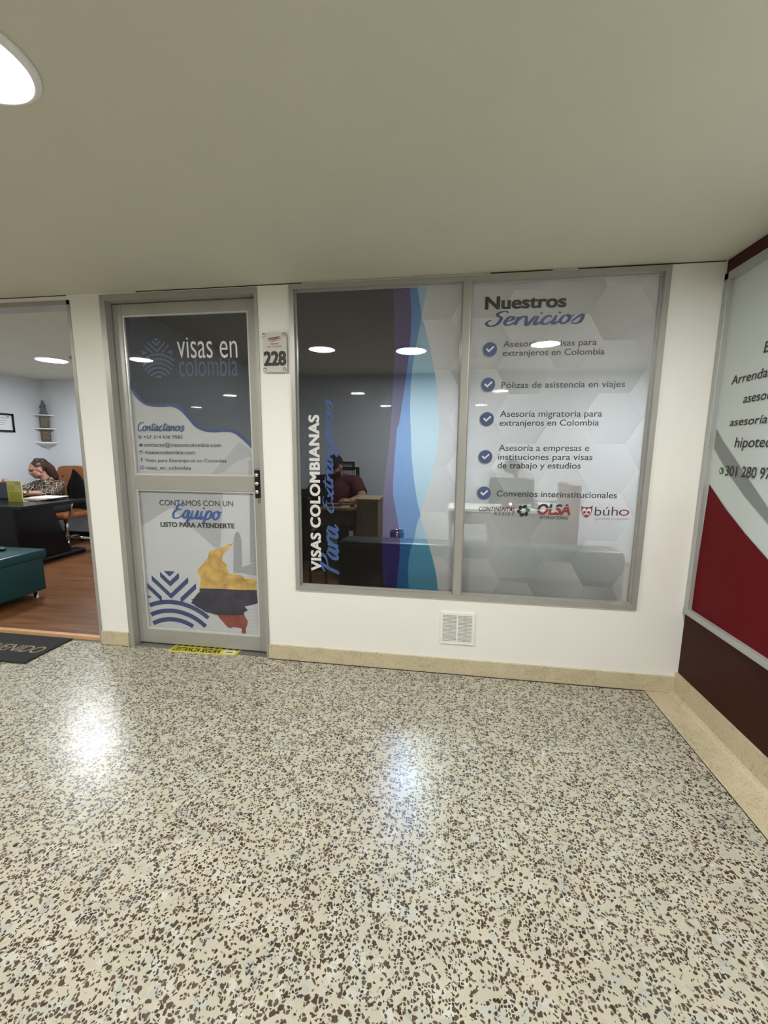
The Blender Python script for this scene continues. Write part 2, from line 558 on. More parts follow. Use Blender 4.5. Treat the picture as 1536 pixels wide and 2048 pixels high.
def lettering(s, plane, at, pts, m, parent, bold=0.0, shear=0.0, ref='H', space=1.0, cut=None, asc=1.0, name='lettering'):
    """pts: start of the baseline, end of the baseline, a point at the height of the reference letter.
    plane 'w' stands across y = at, 'r' across x = at, 'f' lies at z = at, 'v' is 'w' reading upwards"""
    (a0, b0), (a1, b1), (a2, b2) = pts
    me = text_mesh(s, bold, shear, space)
    xs = [v.co.x for v in me.vertices]
    x0, x1 = min(xs), max(xs)
    if plane == 'v':
        wid, hei = b1 - b0, abs(a2 - a0)
    elif plane == 'r':
        wid, hei = abs(a1 - a0), b2 - b0
    else:
        wid, hei = a1 - a0, b2 - b0
    kx = wid / (x1 - x0); ky = hei / ref_height(ref)
    slope = (b1 - b0) / (a1 - a0) if plane in 'wf' and abs(a1 - a0) > 1e-6 else 0.0
    xh = ref_height('x')
    for v in me.vertices:
        if v.co.y > xh: v.co.y = xh + (v.co.y - xh) * asc
        u = (v.co.x - x0) * kx; w = v.co.y * ky
        d = v.co.z
        if plane == 'w': v.co = (a0 + u, at - d, b0 + w + u * slope)
        elif plane == 'f': v.co = (a0 + u, b0 + w + u * slope, at + d)
        elif plane == 'r': v.co = (at - d, a0 - u, b0 + w)
        else: v.co = (a0 - w, at - d, b0 + u)
    if cut:
        bm = bmesh.new(); bm.from_mesh(me)
        bmesh.ops.bisect_plane(bm, geom=bm.verts[:] + bm.edges[:] + bm.faces[:], plane_co=cut[0], plane_no=cut[1], clear_outer=True)
        bm.to_mesh(me); bm.free()
    return obj(name, me, m, parent)


GL = {  # brush script: strokes in em units and the advance
    'C': ([[(.44, .74), (.36, .88), (.2, .82), (.07, .5), (.08, .15), (.2, 0), (.34, .05), (.46, .2)]], .46),
    'o': ([[(.22, .42), (.08, .36), (.04, .14), (.15, 0), (.28, .12), (.28, .33), (.19, .42), (.26, .33), (.4, .4)]], .37),
    'n': ([[(.03, .42), (.05, 0)], [(.05, .12), (.16, .36), (.26, .38), (.27, .18), (.29, .02), (.4, .14)]], .39),
    't': ([[(.14, .82), (.08, .3), (.11, .02), (.26, .14)], [(-.06, .55), (.34, .6)]], .26),
    'a': ([[(.28, .38), (.16, .42), (.04, .22), (.08, .02), (.2, .1), (.3, .4), (.28, .1), (.33, 0), (.44, .14)]], .42),
    'c': ([[(.28, .34), (.18, .42), (.05, .25), (.07, .04), (.18, 0), (.36, .16)]], .34),
    's': ([[(.02, .1), (.24, .42), (.3, .3), (.28, .06), (.16, -.02), (.02, .04)]], .34),
    'E': ([[(.44, .78), (.26, .9), (.13, .72), (.2, .52), (.36, .5), (.16, .46), (.04, .22), (.12, 0), (.32, .03), (.48, .18)]], .48),
    'q': ([[(.27, .36), (.16, .42), (.04, .22), (.08, .03), (.2, .1), (.29, .4), (.25, -.36)], [(.25, -.3), (.4, .12)]], .39),
    'u': ([[(.05, .42), (.04, .12), (.1, 0), (.22, .1), (.29, .42), (.28, .08), (.34, 0), (.43, .14)]], .41),
    'i': ([[(.07, .42), (.05, .05), (.11, 0), (.22, .14)], [(.1, .6), (.13, .68)]], .21),
    'p': ([[(.1, .42), (.02, -.4)], [(.06, .18), (.17, .42), (.29, .36), (.28, .1), (.16, 0), (.06, .06)]], .37),
    'S': ([[(.5, .78), (.38, .92), (.2, .78), (.22, .56), (.37, .38), (.32, .08), (.12, -.02), (-.04, .14), (.08, .3)]], .5),
    'e': ([[(.04, .18), (.22, .26), (.25, .4), (.13, .42), (.04, .2), (.1, .02), (.24, .03), (.37, .18)]], .35),
    'r': ([[(.04, .42), (.05, 0)], [(.05, .14), (.13, .36), (.26, .42), (.3, .34)]], .28),
    'v': ([[(.02, .4), (.1, 0), (.17, .04), (.28, .44)]], .3),
    'P': ([[(.16, .86), (.04, -.04)], [(-.06, .62), (.08, .86), (.32, .92), (.46, .76), (.36, .52), (.12, .4)]], .44),
    'x': ([[(.02, .4), (.14, .22), (.24, 0), (.35, .08)], [(.3, .42), (.02, 0)]], .34),
    'j': ([[(.16, .42), (.1, -.26), (-.04, -.4), (-.1, -.26), (.1, -.04), (.26, .12)], [(.18, .6), (.21, .68)]], .23),
    ' ': ([], .22),
}


def spline(p, n=7):
    out = []
    for i in range(len(p) - 1):
        a, b, c, d = (Vector(p[max(i - 1, 0)]), Vector(p[i]), Vector(p[i + 1]), Vector(p[min(i + 2, len(p) - 1)]))
        for k in range(n):
            t = k / n
            out.append(0.5 * ((2 * b) + (c - a) * t + (2 * a - 5 * b + 4 * c - d) * t * t + (3 * b - a - 3 * c + d) * t ** 3))
    out.append(Vector(p[-1]))
    return out


def script(s, plane, at, lo, hi, m, parent, pen=0.075, slant=0.22, name='script_lettering'):
    """brush lettering that fills the box lo..hi (u, v) of an upright plane; 'v' reads upwards"""
    quads = []
    adv = 0.0
    for ch in s:
        strokes, w = GL[ch]
        for st in strokes:
            pts = [Vector((p.x + adv + slant * p.y, .42 + (p.y - .42) * .6 if p.y > .42 else p.y * (.75 if p.y < 0 else 1))) for p in spline([Vector(q) for q in st])]
            n = len(pts)
            L, R = [], []
            for i, p in enumerate(pts):
                d = (pts[min(i + 1, n - 1)] - pts[max(i - 1, 0)])
                d = d.normalized() if d.length > 1e-9 else Vector((1, 0))
                nn = Vector((-d.y, d.x))
                heavy = 0.62 + 0.5 * abs(d.y)
                h = pen / 2 * heavy * (0.55 + 0.45 * min(1, 5 * min(i + 0.4, n - 0.6 - i) / n))
                L.append(p + nn * h); R.append(p - nn * h)
            for i in range(n - 1): quads.append((L[i], L[i + 1], R[i + 1], R[i]))
        adv += w
    xs = [p.x for q in quads for p in q]; ys = [p.y for q in quads for p in q]
    x0, x1, y0, y1 = min(xs), max(xs), min(ys), max(ys)
    bm = bmesh.new()
    for i, q in enumerate(quads):
        vs = []
        lift = at - 6e-6 * i      # each dab of the brush lies on the one before
        for p in q:
            u = (p.x - x0) / (x1 - x0); v = (p.y - y0) / (y1 - y0)
            if plane == 'v': co = (hi[0] + (lo[0] - hi[0]) * v, lift, lo[1] + (hi[1] - lo[1]) * u)
            else: co = (lo[0] + (hi[0] - lo[0]) * u, lift, lo[1] + (hi[1] - lo[1]) * v)
            vs.append(bm.verts.new(co))
        bm.faces.new(vs)
    return obj(name, bm, m, parent)


# ------------------------------------------------------------------ soft bodies: shapes fused into one skin
def fuse(shapes, voxel=0.008, smooth=4, deform=None):
    """capsules ('c', p0, r0, p1, r1), egg shapes ('e', centre, radii, euler) grown together into one closed mesh"""
    bm = bmesh.new()
    for s in shapes:
        if s[0] == 'c':
            p0, r0, p1, r1 = Vector(s[1]), s[2], Vector(s[3]), s[4]
            for p, r in ((p0, r0), (p1, r1)):
                bmesh.ops.create_uvsphere(bm, u_segments=20, v_segments=12, radius=r, matrix=Matrix.Translation(p))
            d = p1 - p0
            if d.length > 1e-6:
                bmesh.ops.create_cone(bm, cap_ends=True, segments=20, radius1=r0, radius2=r1, depth=d.length,
                                      matrix=Matrix.Translation((p0 + p1) / 2) @ d.to_track_quat('Z', 'Y').to_matrix().to_4x4())
        elif s[0] == 'f':   # flat-ended cone
            p0, r0, p1, r1 = Vector(s[1]), s[2], Vector(s[3]), s[4]
            d = p1 - p0
            bmesh.ops.create_cone(bm, cap_ends=True, segments=24, radius1=r0, radius2=r1, depth=d.length,
                                  matrix=Matrix.Translation((p0 + p1) / 2) @ d.to_track_quat('Z', 'Y').to_matrix().to_4x4())
        else:
            e = Euler(s[3]) if len(s) > 3 else Euler((0, 0, 0))
            bmesh.ops.create_uvsphere(bm, u_segments=28, v_segments=18, radius=1.0,
                                      matrix=Matrix.Translation(s[1]) @ e.to_matrix().to_4x4() @ Matrix.Diagonal((*s[2], 1)))
    me = bpy.data.meshes.new('tmp')
    bm.to_mesh(me); bm.free()
    o = bpy.data.objects.new('tmp', me)
    COL.objects.link(o)
    r = o.modifiers.new('r', 'REMESH'); r.mode = 'VOXEL'; r.voxel_size = voxel
    sm = o.modifiers.new('s', 'SMOOTH'); sm.iterations = smooth; sm.factor = 0.5
    bpy.context.view_layer.update()
    out = bpy.data.meshes.new_from_object(o.evaluated_get(bpy.context.evaluated_depsgraph_get()))
    bpy.data.objects.remove(o)
    return out


def paint(me, fn):
    """give faces a material slot by where they lie"""
    for p in me.polygons: p.material_index = fn(p.center, p.normal)


def trim(me, planes):
    """cut a mesh with planes (point, normal): what lies on the normal's side goes"""
    bm = bmesh.new(); bm.from_mesh(me)
    for co, no in planes:
        bmesh.ops.bisect_plane(bm, geom=bm.verts[:] + bm.edges[:] + bm.faces[:], plane_co=co, plane_no=no, clear_outer=True)
    bm.to_mesh(me); bm.free()
    return me


# ================================================================== THE SETTING
bm = bmesh.new()
for a in ((-2.24, -2.039, 0, 0.12, 0, H), (-1.057, -0.872, 0, 0.12, 0, H), (-0.872, 1.045, 0, 0.12, 0, 0.462),
          (1.045, XR + 0.05, 0, 0.12, 0, H), (-0.872, 1.045, 0, 0.12, 2.19, H), (-2.039, -1.057, 0, 0.12, 2.19, H),
          (-3.75, -2.24, 0, 0.12, 2.172, H), (-9.9, -3.75, 0, 0.12, 0, H)):
    box(bm, *a)
struct('wall_front', bm, 'wall')
struct('ceiling', Box(-9.9, 6, -9, 3, H, H + 0.06), 'ceiling')
struct('floor', Box(-9.9, 6, -9, 0.0, -0.06, 0.0), 'floor')
bm = bmesh.new()
box(bm, -9.9, -2.07, 0.045, 2.85, -0.06, 0.02); box(bm, -2.07, 3.1, 0.12, 2.85, -0.06, 0.02)
struct('floor_office', bm, 'wood_floor')
bm = bmesh.new()
box(bm, -9.9, -2.07, 0.0, 0.045, -0.06, -0.0005); box(bm, -2.07, 3.1, 0.0, 0.12, -0.06, -0.0005)
struct('floor_threshold', bm, 'threshold')
struct('trim_1', Box(-3.75, -2.24, 0.03, 0.062, -0.02, 0.024, 0.006), 'wood_edge')
struct('wall_back', Box(-9.9, 3.1, YB, YB + 0.1, 0, H), 'in_wall')
struct('wall_left', Box(-5.6, -5.5, 0.12, YB, 0, H), 'in_wall')
struct('wall_partition', Box(-2.15, -2.07, 0.12, YB, 0, H), 'in_wall')
struct('wall_office_right', Box(3.0, 3.1, 0.12, YB, 0, H), 'in_wall')
struct('wall_corridor_back', Box(-9.9, 6, -9.1, -9, 0, H), 'wall')
struct('wall_corridor_left', Box(-10, -9.9, -9, 0.12, 0, H), 'wall')
struct('wall_corridor_right', Box(6, 6.1, -9, -2.4, 0, H), 'wall')
struct('wall_corner', Box(XR + 0.05, 6, -2.45, -2.4, 0, H), 'wall')
struct('baseboard_back', Box(-5.5, -2.15, YB - 0.015, YB, 0.02, 0.12), 'black_cloth')
# right-hand shopfront: brown wainscot, glazed panel above, maroon beam under the ceiling
struct('wall_right', Box(XR, XR + 0.05, -2.4, 0, 0.0, 0.462), 'brown')
struct('trim_2', Box(XR - 0.004, XR + 0.05, -2.4, 0, 2.138, H, 0.002), 'maroon')
w2 = struct_root('window_2', (XR, -1.2, 0.46))
bm = bmesh.new()
for a in ((XR - 0.012, XR + 0.04, -0.034, -0.002, 0.462, 2.138), (XR - 0.016, XR + 0.04, -2.4, -0.002, 0.462, 0.492),
          (XR - 0.012, XR + 0.04, -2.4, -0.002, 2.105, 2.138), (XR - 0.012, XR + 0.04, -2.4, -2.36, 0.462, 2.138)):
    box(bm, *a, 0.003)
obj('frame', bm, 'sill', w2)
PX = XR + 0.012
pn = obj('printed_panel', Box(PX, PX + 0.01, -2.37, -0.03, 0.48, 2.12), 'panel_white', w2)


def side_print(name, poly, m, dx):
    b_ = bmesh.new()
    b_.faces.new([b_.verts.new((PX - dx, y, z)) for y, z in poly])
    return obj(name, b_, m, pn)


up_ = [(-0.047, 1.419), (-0.1, 1.365), (-0.286, 1.21), (-0.441, 1.081)]
lo_ = [(-0.047, 1.328), (-0.159, 1.223), (-0.305, 1.113), (-0.453, 1.02)]
side_print('grey_swoosh', up_ + [(-0.75, 0.72), (-1.1, 0.55), (-1.2, 0.48), (-0.95, 0.48)] + lo_[::-1], 'panel_grey', 0.002)
red_ = [(-0.048, 1.149), (-0.187, 1.048), (-0.335, 0.957), (-0.48, 0.879)]
side_print('red_field', red_ + [(-0.70, 0.64), (-0.82, 0.56), (-0.9, 0.485), (-0.03, 0.485)], 'panel_red', 0.003)
for s, p in (('Arrendamientos', [(-0.111, 1.617), (-0.54, 1.617), (-0.111, 1.656)]),
             ('asesoría', [(-0.208, 1.525), (-0.405, 1.525), (-0.208, 1.563)]),
             ('asesoría', [(-0.140, 1.428), (-0.365, 1.428), (-0.140, 1.463)]),
             ('hipotecas', [(-0.190, 1.330), (-0.46, 1.330), (-0.190, 1.374)]),
             ('E', [(-0.29, 1.719), (-0.325, 1.719), (-0.29, 1.763)])):
    lettering(s, 'r', PX - 0.002, p, 'ink_black', pn, 0.006, 0.12)
lettering('301 280 97', 'r', PX - 0.004, [(-0.155, 1.200), (-0.43, 1.200), (-0.155, 1.246)], 'ink_black', pn, 0.006, 0.04)
bm = bmesh.new()
lathe(bm, [(0.0001, 0.0), (0.016, 0.0), (0.016, -0.0015), (0.0001, -0.0015)], (PX - 0.001, -0.124, 1.221), 24, 'X')
obj('green_phone_badge', bm, 'ink_green', pn)
bm = bmesh.new()
tube(bm, [(PX - 0.004, -0.118, 1.228), (PX - 0.004, -0.119, 1.22), (PX - 0.004, -0.125, 1.214), (PX - 0.004, -0.130, 1.213)], 0.0022, 6)
obj('phone_handset_mark', bm, 'ink_white', pn)
bm = bmesh.new()
for k in range(26):
    a0 = PI * 0.25 + PI * 1.5 * k / 26; a1 = PI * 0.25 + PI * 1.5 * (k + 1) / 26
    q = [(-0.37 - r * math.cos(a), 1.855 + r * math.sin(a)) for r, a in ((0.05, a0), (0.078, a0), (0.078, a1), (0.05, a1))]
    # open side away from the corner
    q = [(-0.74 - y, z) for y, z in q]
    bm.faces.new([bm.verts.new((PX - 0.002, y, z)) for y, z in q])
obj('red_arc', bm, 'ink_red', pn)

# coved skirting and the plain beige border of the floor
prof = [(0, 0.1), (0.010, 0.1), (0.0125, 0.014), (0.017, 0.005), (0.027, 0.0008), (0, 0.0005)]
flat_prof = [(0, 0.094), (0.013, 0.094), (0.015, 0.004), (0.012, 0.0005), (0, 0.0005)]
for i, (x0, x1) in enumerate(((-2.24, -2.039), (-1.057, XR))):
    bm = bmesh.new()
    p_ = flat_prof
    prism(bm, [(-d, z) for d, z in p_], 'X', x0, x1)
    struct('baseboard_front' if i else 'baseboard_pillar', bm, 'beige')
bm = bmesh.new()
prism(bm, [(XR - d * 1.6, z * 1.18) for d, z in prof], 'Y', -2.4, 0)
struct('baseboard_right', bm, 'beige')
struct('trim_3', Box(1.127, XR, -2.4, 0, -0.001, 0.0012), 'beige')
struct('trim_4', Box(1.1242, 1.1275, -2.4, 0, -0.001, 0.0016), 'rubber')
struct('trim_6', Box(-1.057, 1.12, -0.0175, -0.001, -0.001, 0.0035), 'gap')
# dark cracks where the wall meets the ceiling
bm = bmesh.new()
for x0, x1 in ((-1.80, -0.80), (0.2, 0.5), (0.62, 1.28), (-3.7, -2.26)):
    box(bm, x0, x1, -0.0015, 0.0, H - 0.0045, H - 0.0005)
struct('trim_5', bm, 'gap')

# frame of the open doorway on the left
bm = bmesh.new()
box(bm, -2.262, -2.24, -0.004, 0.10, 0.0, 2.172, 0.002)
box(bm, -3.75, -2.24, -0.004, 0.10, 2.145, 2.172, 0.002)
box(bm, -3.75, -3.72, -0.004, 0.10, 0.0, 2.172, 0.002)
struct('door_2', bm, 'alu')

# ------------------------------------------------------------------ the glazed door
d1 = struct_root('door_1', (-1.55, 0.05, 0))
bm = bmesh.new()
JW = 0.034
prism(bm, [(-2.039, 0), (-2.039 + JW, 0), (-2.039 + JW, 2.189 - JW), (-2.039, 2.189)], 'Y', -0.006, 0.11)
prism(bm, [(-1.057, 0), (-1.077, 0), (-1.077, 2.189 - JW), (-1.057, 2.189)], 'Y', -0.006, 0.11)
prism(bm, [(-2.039, 2.189), (-2.039 + JW, 2.189 - JW), (-1.077, 2.189 - JW), (-1.057, 2.189)], 'Y', -0.006, 0.11)
obj('door_frame', bm, 'alu', d1)
LX0, LX1 = -2.002, -1.079
PX0, PX1 = -1.944, -1.142
bm = bmesh.new()
box(bm, LX0, PX0, 0.045, 0.085, 0.012, 2.15, 0.003)
box(bm, PX1, LX1, 0.045, 0.085, 0.012, 2.15, 0.003)
box(bm, PX0, PX1, 0.045, 0.085, 2.088, 2.15, 0.003)
box(bm, PX0, PX1, 0.045, 0.085, 1.045, 1.14, 0.003)
box(bm, PX0, PX1, 0.045, 0.085, 0.012, 0.108, 0.003)
leaf = obj('door_leaf', bm, 'alu', d1)
bm = bmesh.new()
frame_bars(bm, PX0, PX1, 1.14, 2.088, 0.009, 0.05, 0.061)
frame_bars(bm, PX0, PX1, 0.108, 1.045, 0.009, 0.05, 0.061)
obj('glazing_bead', bm, 'alu_light', leaf)
for z0, z1 in ((1.14, 2.088), (0.108, 1.045)):
    obj('glass_pane', Box(PX0, PX1, 0.062, 0.065, z0, z1), 'glass', d1)
lk = obj('lock_plate', Box(-1.124, -1.084, 0.014, 0.046, 1.005, 1.187, 0.004), 'bronze', d1)
bm = bmesh.new()
for z in (1.05, 1.10, 1.15):
    lathe(bm, [(0.0001, 0), (0.012, 0), (0.012, -0.012), (0.009, -0.016), (0.0001, -0.016)], (-1.105, 0.015, z), 20, 'Y')
obj('lock_cylinder', bm, 'chrome', lk, True)
bm = bmesh.new()
box(bm, -1.124, -1.084, 0.011, 0.015, 1.180, 1.187, 0.001); box(bm, -1.124, -1.084, 0.011, 0.015, 1.005, 1.012, 0.001)
obj('lock_trim', bm, 'chrome', lk)

DF, DT = 0.069, 0.067       # planes of the print and of the lettering behind the door glass
obj('tint_film', Flat([[(PX0, 1.14), (PX1, 1.14), (PX1, 2.088), (PX0, 2.088)]], 0.072), 'tint', d1)
hi_ = [(-1.949, 1.753), (-1.919, 1.671), (-1.873, 1.605), (-1.824, 1.576), (-1.741, 1.573), (-1.667, 1.575), (-1.613, 1.558), (-1.562, 1.517), (-1.511, 1.459), (-1.459, 1.426), (-1.388, 1.418), (-1.316, 1.423), (-1.255, 1.41), (-1.195, 1.366), (-1.149, 1.305)]
lo_ = [(-1.954, 1.683), (-1.914, 1.622), (-1.862, 1.576), (-1.807, 1.559), (-1.733, 1.556), (-1.669, 1.556), (-1.615, 1.533), (-1.564, 1.48), (-1.522, 1.435), (-1.469, 1.41), (-1.407, 1.402), (-1.317, 1.405), (-1.264, 1.394), (-1.205, 1.349), (-1.146, 1.288)]
hi_[0] = (PX0, hi_[0][1]); lo_[0] = (PX0, lo_[0][1]); hi_[-1] = (PX1, hi_[-1][1]); lo_[-1] = (PX1, lo_[-1][1])


def dense(p):
    return [(v.x, v.y) for v in spline([Vector(q) for q in p], 5)]


hi_, lo_ = dense(hi_), dense(lo_)
bm = bmesh.new()
for i in range(len(hi_) - 1): flat(bm, [hi_[i], hi_[i + 1], lo_[i + 1], lo_[i]], DT)
obj('blue_wave', bm, 'ink_blue', d1)
bm = bmesh.new()
for i in range(len(lo_) - 1): flat(bm, [lo_[i], lo_[i + 1], (lo_[i + 1][0], 1.14), (lo_[i][0], 1.14)], DF)
pu = obj('white_print', bm, 'door_film', d1)
bm = bmesh.new()       # faint tower and halftone of the print
flat(bm, [(-1.186, 1.183), (-1.184, 1.232), (-1.157, 1.241), (-1.148, 1.193), (-1.148, 1.147), (-1.191, 1.147)], 0.0685)
flat(bm, [(-1.441, 1.142), (-1.267, 1.318), (-1.24, 1.345), (-1.171, 1.298), (-1.148, 1.223), (-1.173, 1.262), (-1.272, 1.221), (-1.375, 1.143)], 0.0687)
obj('grey_tower_print', bm, 'door_grey', pu)
bm = bmesh.new()
for j in range(10):
    for i in range(16):
        c = (-1.925 + i * 0.018 + 0.009 * (j % 2), 1.53 - j * 0.0155)
        top = 1.60 - 0.9 * (c[0] + 1.944) if c[0] < -1.8 else 1.472
        if c[1] < min(top, 1.60): flat(bm, disc(c, 0.0035 * (1 - j / 14), 6), 0.0683)
obj('halftone_dots', bm, 'door_grey', pu)


def logo(name, c, R, y, m, parent, lim=None):
    """round emblem: nested chevrons over concentric arcs"""
    def keep(x, z):
        u, v = (x - c[0]) / R, (z - c[1]) / R
        return u * u + v * v < 1.0 and (lim is None or lim(x, z))
    bm = bmesh.new()
    P = lambda u, v: (c[0] + u * R, c[1] + v * R)
    tri = [P(-0.15, 0.985), P(0.15, 0.985), P(0.0, 0.85)]
    if all(lim is None or lim(*q) for q in tri): flat(bm, tri, y)
    n = 60
    for apex in (0.60, 0.29, -0.03):
        for sg in (-1, 1):
            for k in range(n):
                u0, u1 = k / n, (k + 1) / n
                q = [P(sg * u0, apex + 0.9 * u0), P(sg * u1, apex + 0.9 * u1), P(sg * u1, apex + 0.9 * u1 + 0.135), P(sg * u0, apex + 0.9 * u0 + 0.135)]
                if apex < 0 and math.hypot(u1, apex + 0.9 * u0 + 1.29) < 1.5: continue
                if all(keep(*p) for p in q): flat(bm, q, y)
    for sg in (-1, 1):
        for k in range(24):
            u0, u1 = 0.52 + 0.48 * k / 24, 0.52 + 0.48 * (k + 1) / 24
            h = lambda u: 0.42 * (u - 0.52) * 0.9
            q = [P(sg * u0, 0.30 - h(u0)), P(sg * u1, 0.30 - h(u1)), P(sg * u1, 0.30 + h(u1)), P(sg * u0, 0.30 + h(u0))]
            if all(keep(*p) for p in q): flat(bm, q, y)
    for r in (1.55, 1.325, 1.105, 0.887, 0.66, 0.44):
        ring_poly(bm, P(0, -1.29), (r - 0.11) * R, r * R, y, 0.05 * PI, 0.95 * PI, 90, keep)
    return obj(name, bm, m, parent)


cc = [(-1.742, 1.841), (-1.626, 1.839)]
logo('round_emblem', cc[0], cc[1][0] - cc[0][0], DT, 'ink_dim', d1)
DL = [  # text, ink, weight, reference letter, points
    ('visas en', 'ink_white', -0.004, 'x', [(-1.608, 1.841), (-1.225, 1.834), (-1.601, 1.935)]),
    ('colombia', 'ink_dim', 0.0, 'x', [(-1.604, 1.734), (-1.225, 1.732), (-1.598, 1.818)]),
    ('+57 314 636 9583', 'ink_grey', 0.0, 'H', [(-1.876, 1.363), (-1.611, 1.364), (-1.874, 1.383)]),
    ('contacto@visasencolombia.com', 'ink_grey', 0.0, 'x', [(-1.877, 1.314), (-1.359, 1.315), (-1.875, 1.329)]),
    ('visasencolombia.com', 'ink_grey', 0.0, 'x', [(-1.876, 1.267), (-1.533, 1.269), (-1.874, 1.282)]),
    ('Visas para Extranjeros en Colombia', 'ink_grey', 0.0, 'H', [(-1.877, 1.218), (-1.326, 1.221), (-1.876, 1.238)]),
    ('visas_en_colombia', 'ink_grey', 0.0, 'x', [(-1.877, 1.17), (-1.566, 1.173), (-1.876, 1.185)]),
    ('CONTAMOS CON UN', 'ink_grey', 0.0, 'H', [(-1.8, 0.943), (-1.296, 0.95), (-1.797, 0.977)]),
    ('LISTO PARA ATENDERTE', 'ink_grey', 0.035, 'H', [(-1.804, 0.804), (-1.294, 0.811), (-1.802, 0.833)])]
for s, ink, w, ref, p in DL:
    lettering(s, 'w', DT - 0.0004, p, ink, d1, w, 0, ref, asc={'visas en': 0.55, 'colombia': 0.4}.get(s, 1.0))
b_ = [(-1.913, 1.407), (-1.594, 1.465)]
script('Contactanos', 'w', DT, b_[0], b_[1], 'ink_blue', d1, 0.10)
b_ = [(-1.718, 0.824), (-1.372, 0.955)]
script('Equipo', 'w', DT - 0.0006, b_[0], b_[1], 'ink_script', d1, 0.10)
ic = [(-1.902, 1.373), (-1.9, 1.323), (-1.902, 1.278), (-1.903, 1.232), (-1.903, 1.183)]
bm = bmesh.new()
r_ = 0.0115
ring_poly(bm, ic[0], r_ * 0.75, r_, DT, n=20); flat(bm, disc((ic[0][0] - 0.001, ic[0][1]), 0.005, 10), DT)
flat(bm, [(ic[1][0] - 0.011, ic[1][1] - 0.008), (ic[1][0] + 0.011, ic[1][1] - 0.008), (ic[1][0] + 0.011, ic[1][1] + 0.004), (ic[1][0], ic[1][1] + 0.010), (ic[1][0] - 0.011, ic[1][1] + 0.004)], DT)
ring_poly(bm, ic[2], r_ * 0.8, r_, DT, n=20); flat(bm, [(ic[2][0] - 0.01, ic[2][1] + 0.002), (ic[2][0] + 0.01, ic[2][1] + 0.002), (ic[2][0] + 0.01, ic[2][1] + 0.007), (ic[2][0] - 0.01, ic[2][1] + 0.007)], DT)
fx, fz = ic[3]
flat(bm, [(fx - 0.003, fz - 0.012), (fx + 0.002, fz - 0.012), (fx + 0.002, fz - 0.001), (fx + 0.006, fz - 0.001), (fx + 0.006, fz + 0.004), (fx + 0.002, fz + 0.004), (fx + 0.003, fz + 0.009), (fx + 0.008, fz + 0.010), (fx + 0.008, fz + 0.014), (fx, fz + 0.013), (fx - 0.003, fz + 0.004), (fx - 0.006, fz + 0.004), (fx - 0.006, fz - 0.001), (fx - 0.003, fz - 0.001)], DT)
gx, gz = ic[4]
for q in ((-1, 0), (1, 0), (0, -1), (0, 1)):
    cx_, cz_ = gx + q[0] * 0.0105, gz + q[1] * 0.0105
    hx, hz = (0.0014, 0.0119) if q[0] else (0.0119, 0.0014)
    flat(bm, [(cx_ - hx, cz_ - hz), (cx_ + hx, cz_ - hz), (cx_ + hx, cz_ + hz), (cx_ - hx, cz_ + hz)], DT)
ring_poly(bm, ic[4], 0.004, 0.0062, DT, n=16)
obj('contact_icons', bm, 'ink_navy', d1)

pl = obj('white_print', Flat([[(PX0, 0.108), (PX1, 0.108), (PX1, 1.045), (PX0, 1.045)]], DF), 'door_film', d1)
bm = bmesh.new()
flat(bm, [(PX0, 0.80), (-1.72, 0.93), (-1.55, 0.775), (-1.40, 0.65), (-1.36, 1.045), (PX0, 1.045)], 0.0688)
obj('grey_print', bm, 'door_grey', pl)
bm = bmesh.new()
flat(bm, [(-1.185, 1.045), (-1.146, 1.043), (-1.148, 0.597), (-1.201, 0.594)], 0.0685)
flat(bm, [(-1.318, 0.519), (-1.306, 0.735), (-1.292, 0.781), (-1.276, 0.789), (-1.262, 0.776), (-1.252, 0.731), (-1.257, 0.522)], 0.0685)
flat(bm, [(-1.257, 0.522), (-1.255, 0.559), (-1.202, 0.584), (-1.147, 0.607), (-1.145, 0.509), (-1.205, 0.512)], 0.0684)
obj('grey_tower_print', bm, 'door_grey2', pl)
bm = bmesh.new()
for j in range(20):
    for i in range(10):
        c = (-1.27 + i * 0.0135, 0.62 - j * 0.024)
        if c[0] < PX1 - 0.01: flat(bm, disc(c, 0.0042, 6), 0.0682)
obj('halftone_dots', bm, 'door_grey', pl)
lc = [(-1.767, 0.241), (-1.496, 0.26)]
logo('round_emblem', lc[0], lc[1][0] - lc[0][0], DT, 'ink_navy', d1,
     lambda x, z: PX0 + 0.008 < x < PX1 - 0.01 and 0.12 < z < 1.04)


def rough(poly, amp, n=3):
    out = []
    for i, p in enumerate(poly):
        q = poly[(i + 1) % len(poly)]
        for k in range(n):
            t = k / n
            out.append((p[0] + (q[0] - p[0]) * t + random.uniform(-amp, amp), p[1] + (q[1] - p[1]) * t + random.uniform(-amp, amp)))
    return out


my = [(-1.303, 0.718), (-1.343, 0.705), (-1.386, 0.683), (-1.441, 0.666), (-1.475, 0.653), (-1.486, 0.615), (-1.512, 0.585), (-1.545, 0.548), (-1.569, 0.52), (-1.558, 0.5), (-1.547, 0.465), (-1.557, 0.418), (-1.555, 0.403), (-1.487, 0.401), (-1.394, 0.412), (-1.304, 0.406), (-1.214, 0.408), (-1.172, 0.416), (-1.161, 0.464), (-1.172, 0.489), (-1.24, 0.485), (-1.263, 0.511), (-1.317, 0.513), (-1.349, 0.515), (-1.363, 0.552), (-1.361, 0.575), (-1.393, 0.602), (-1.382, 0.637), (-1.344, 0.679)]
mb = [(-1.558, 0.403), (-1.163, 0.414), (-1.162, 0.371), (-1.151, 0.33), (-1.188, 0.316), (-1.252, 0.3), (-1.229, 0.274), (-1.257, 0.258), (-1.257, 0.24), (-1.447, 0.229), (-1.515, 0.24), (-1.576, 0.269), (-1.624, 0.299), (-1.602, 0.337), (-1.559, 0.381)]
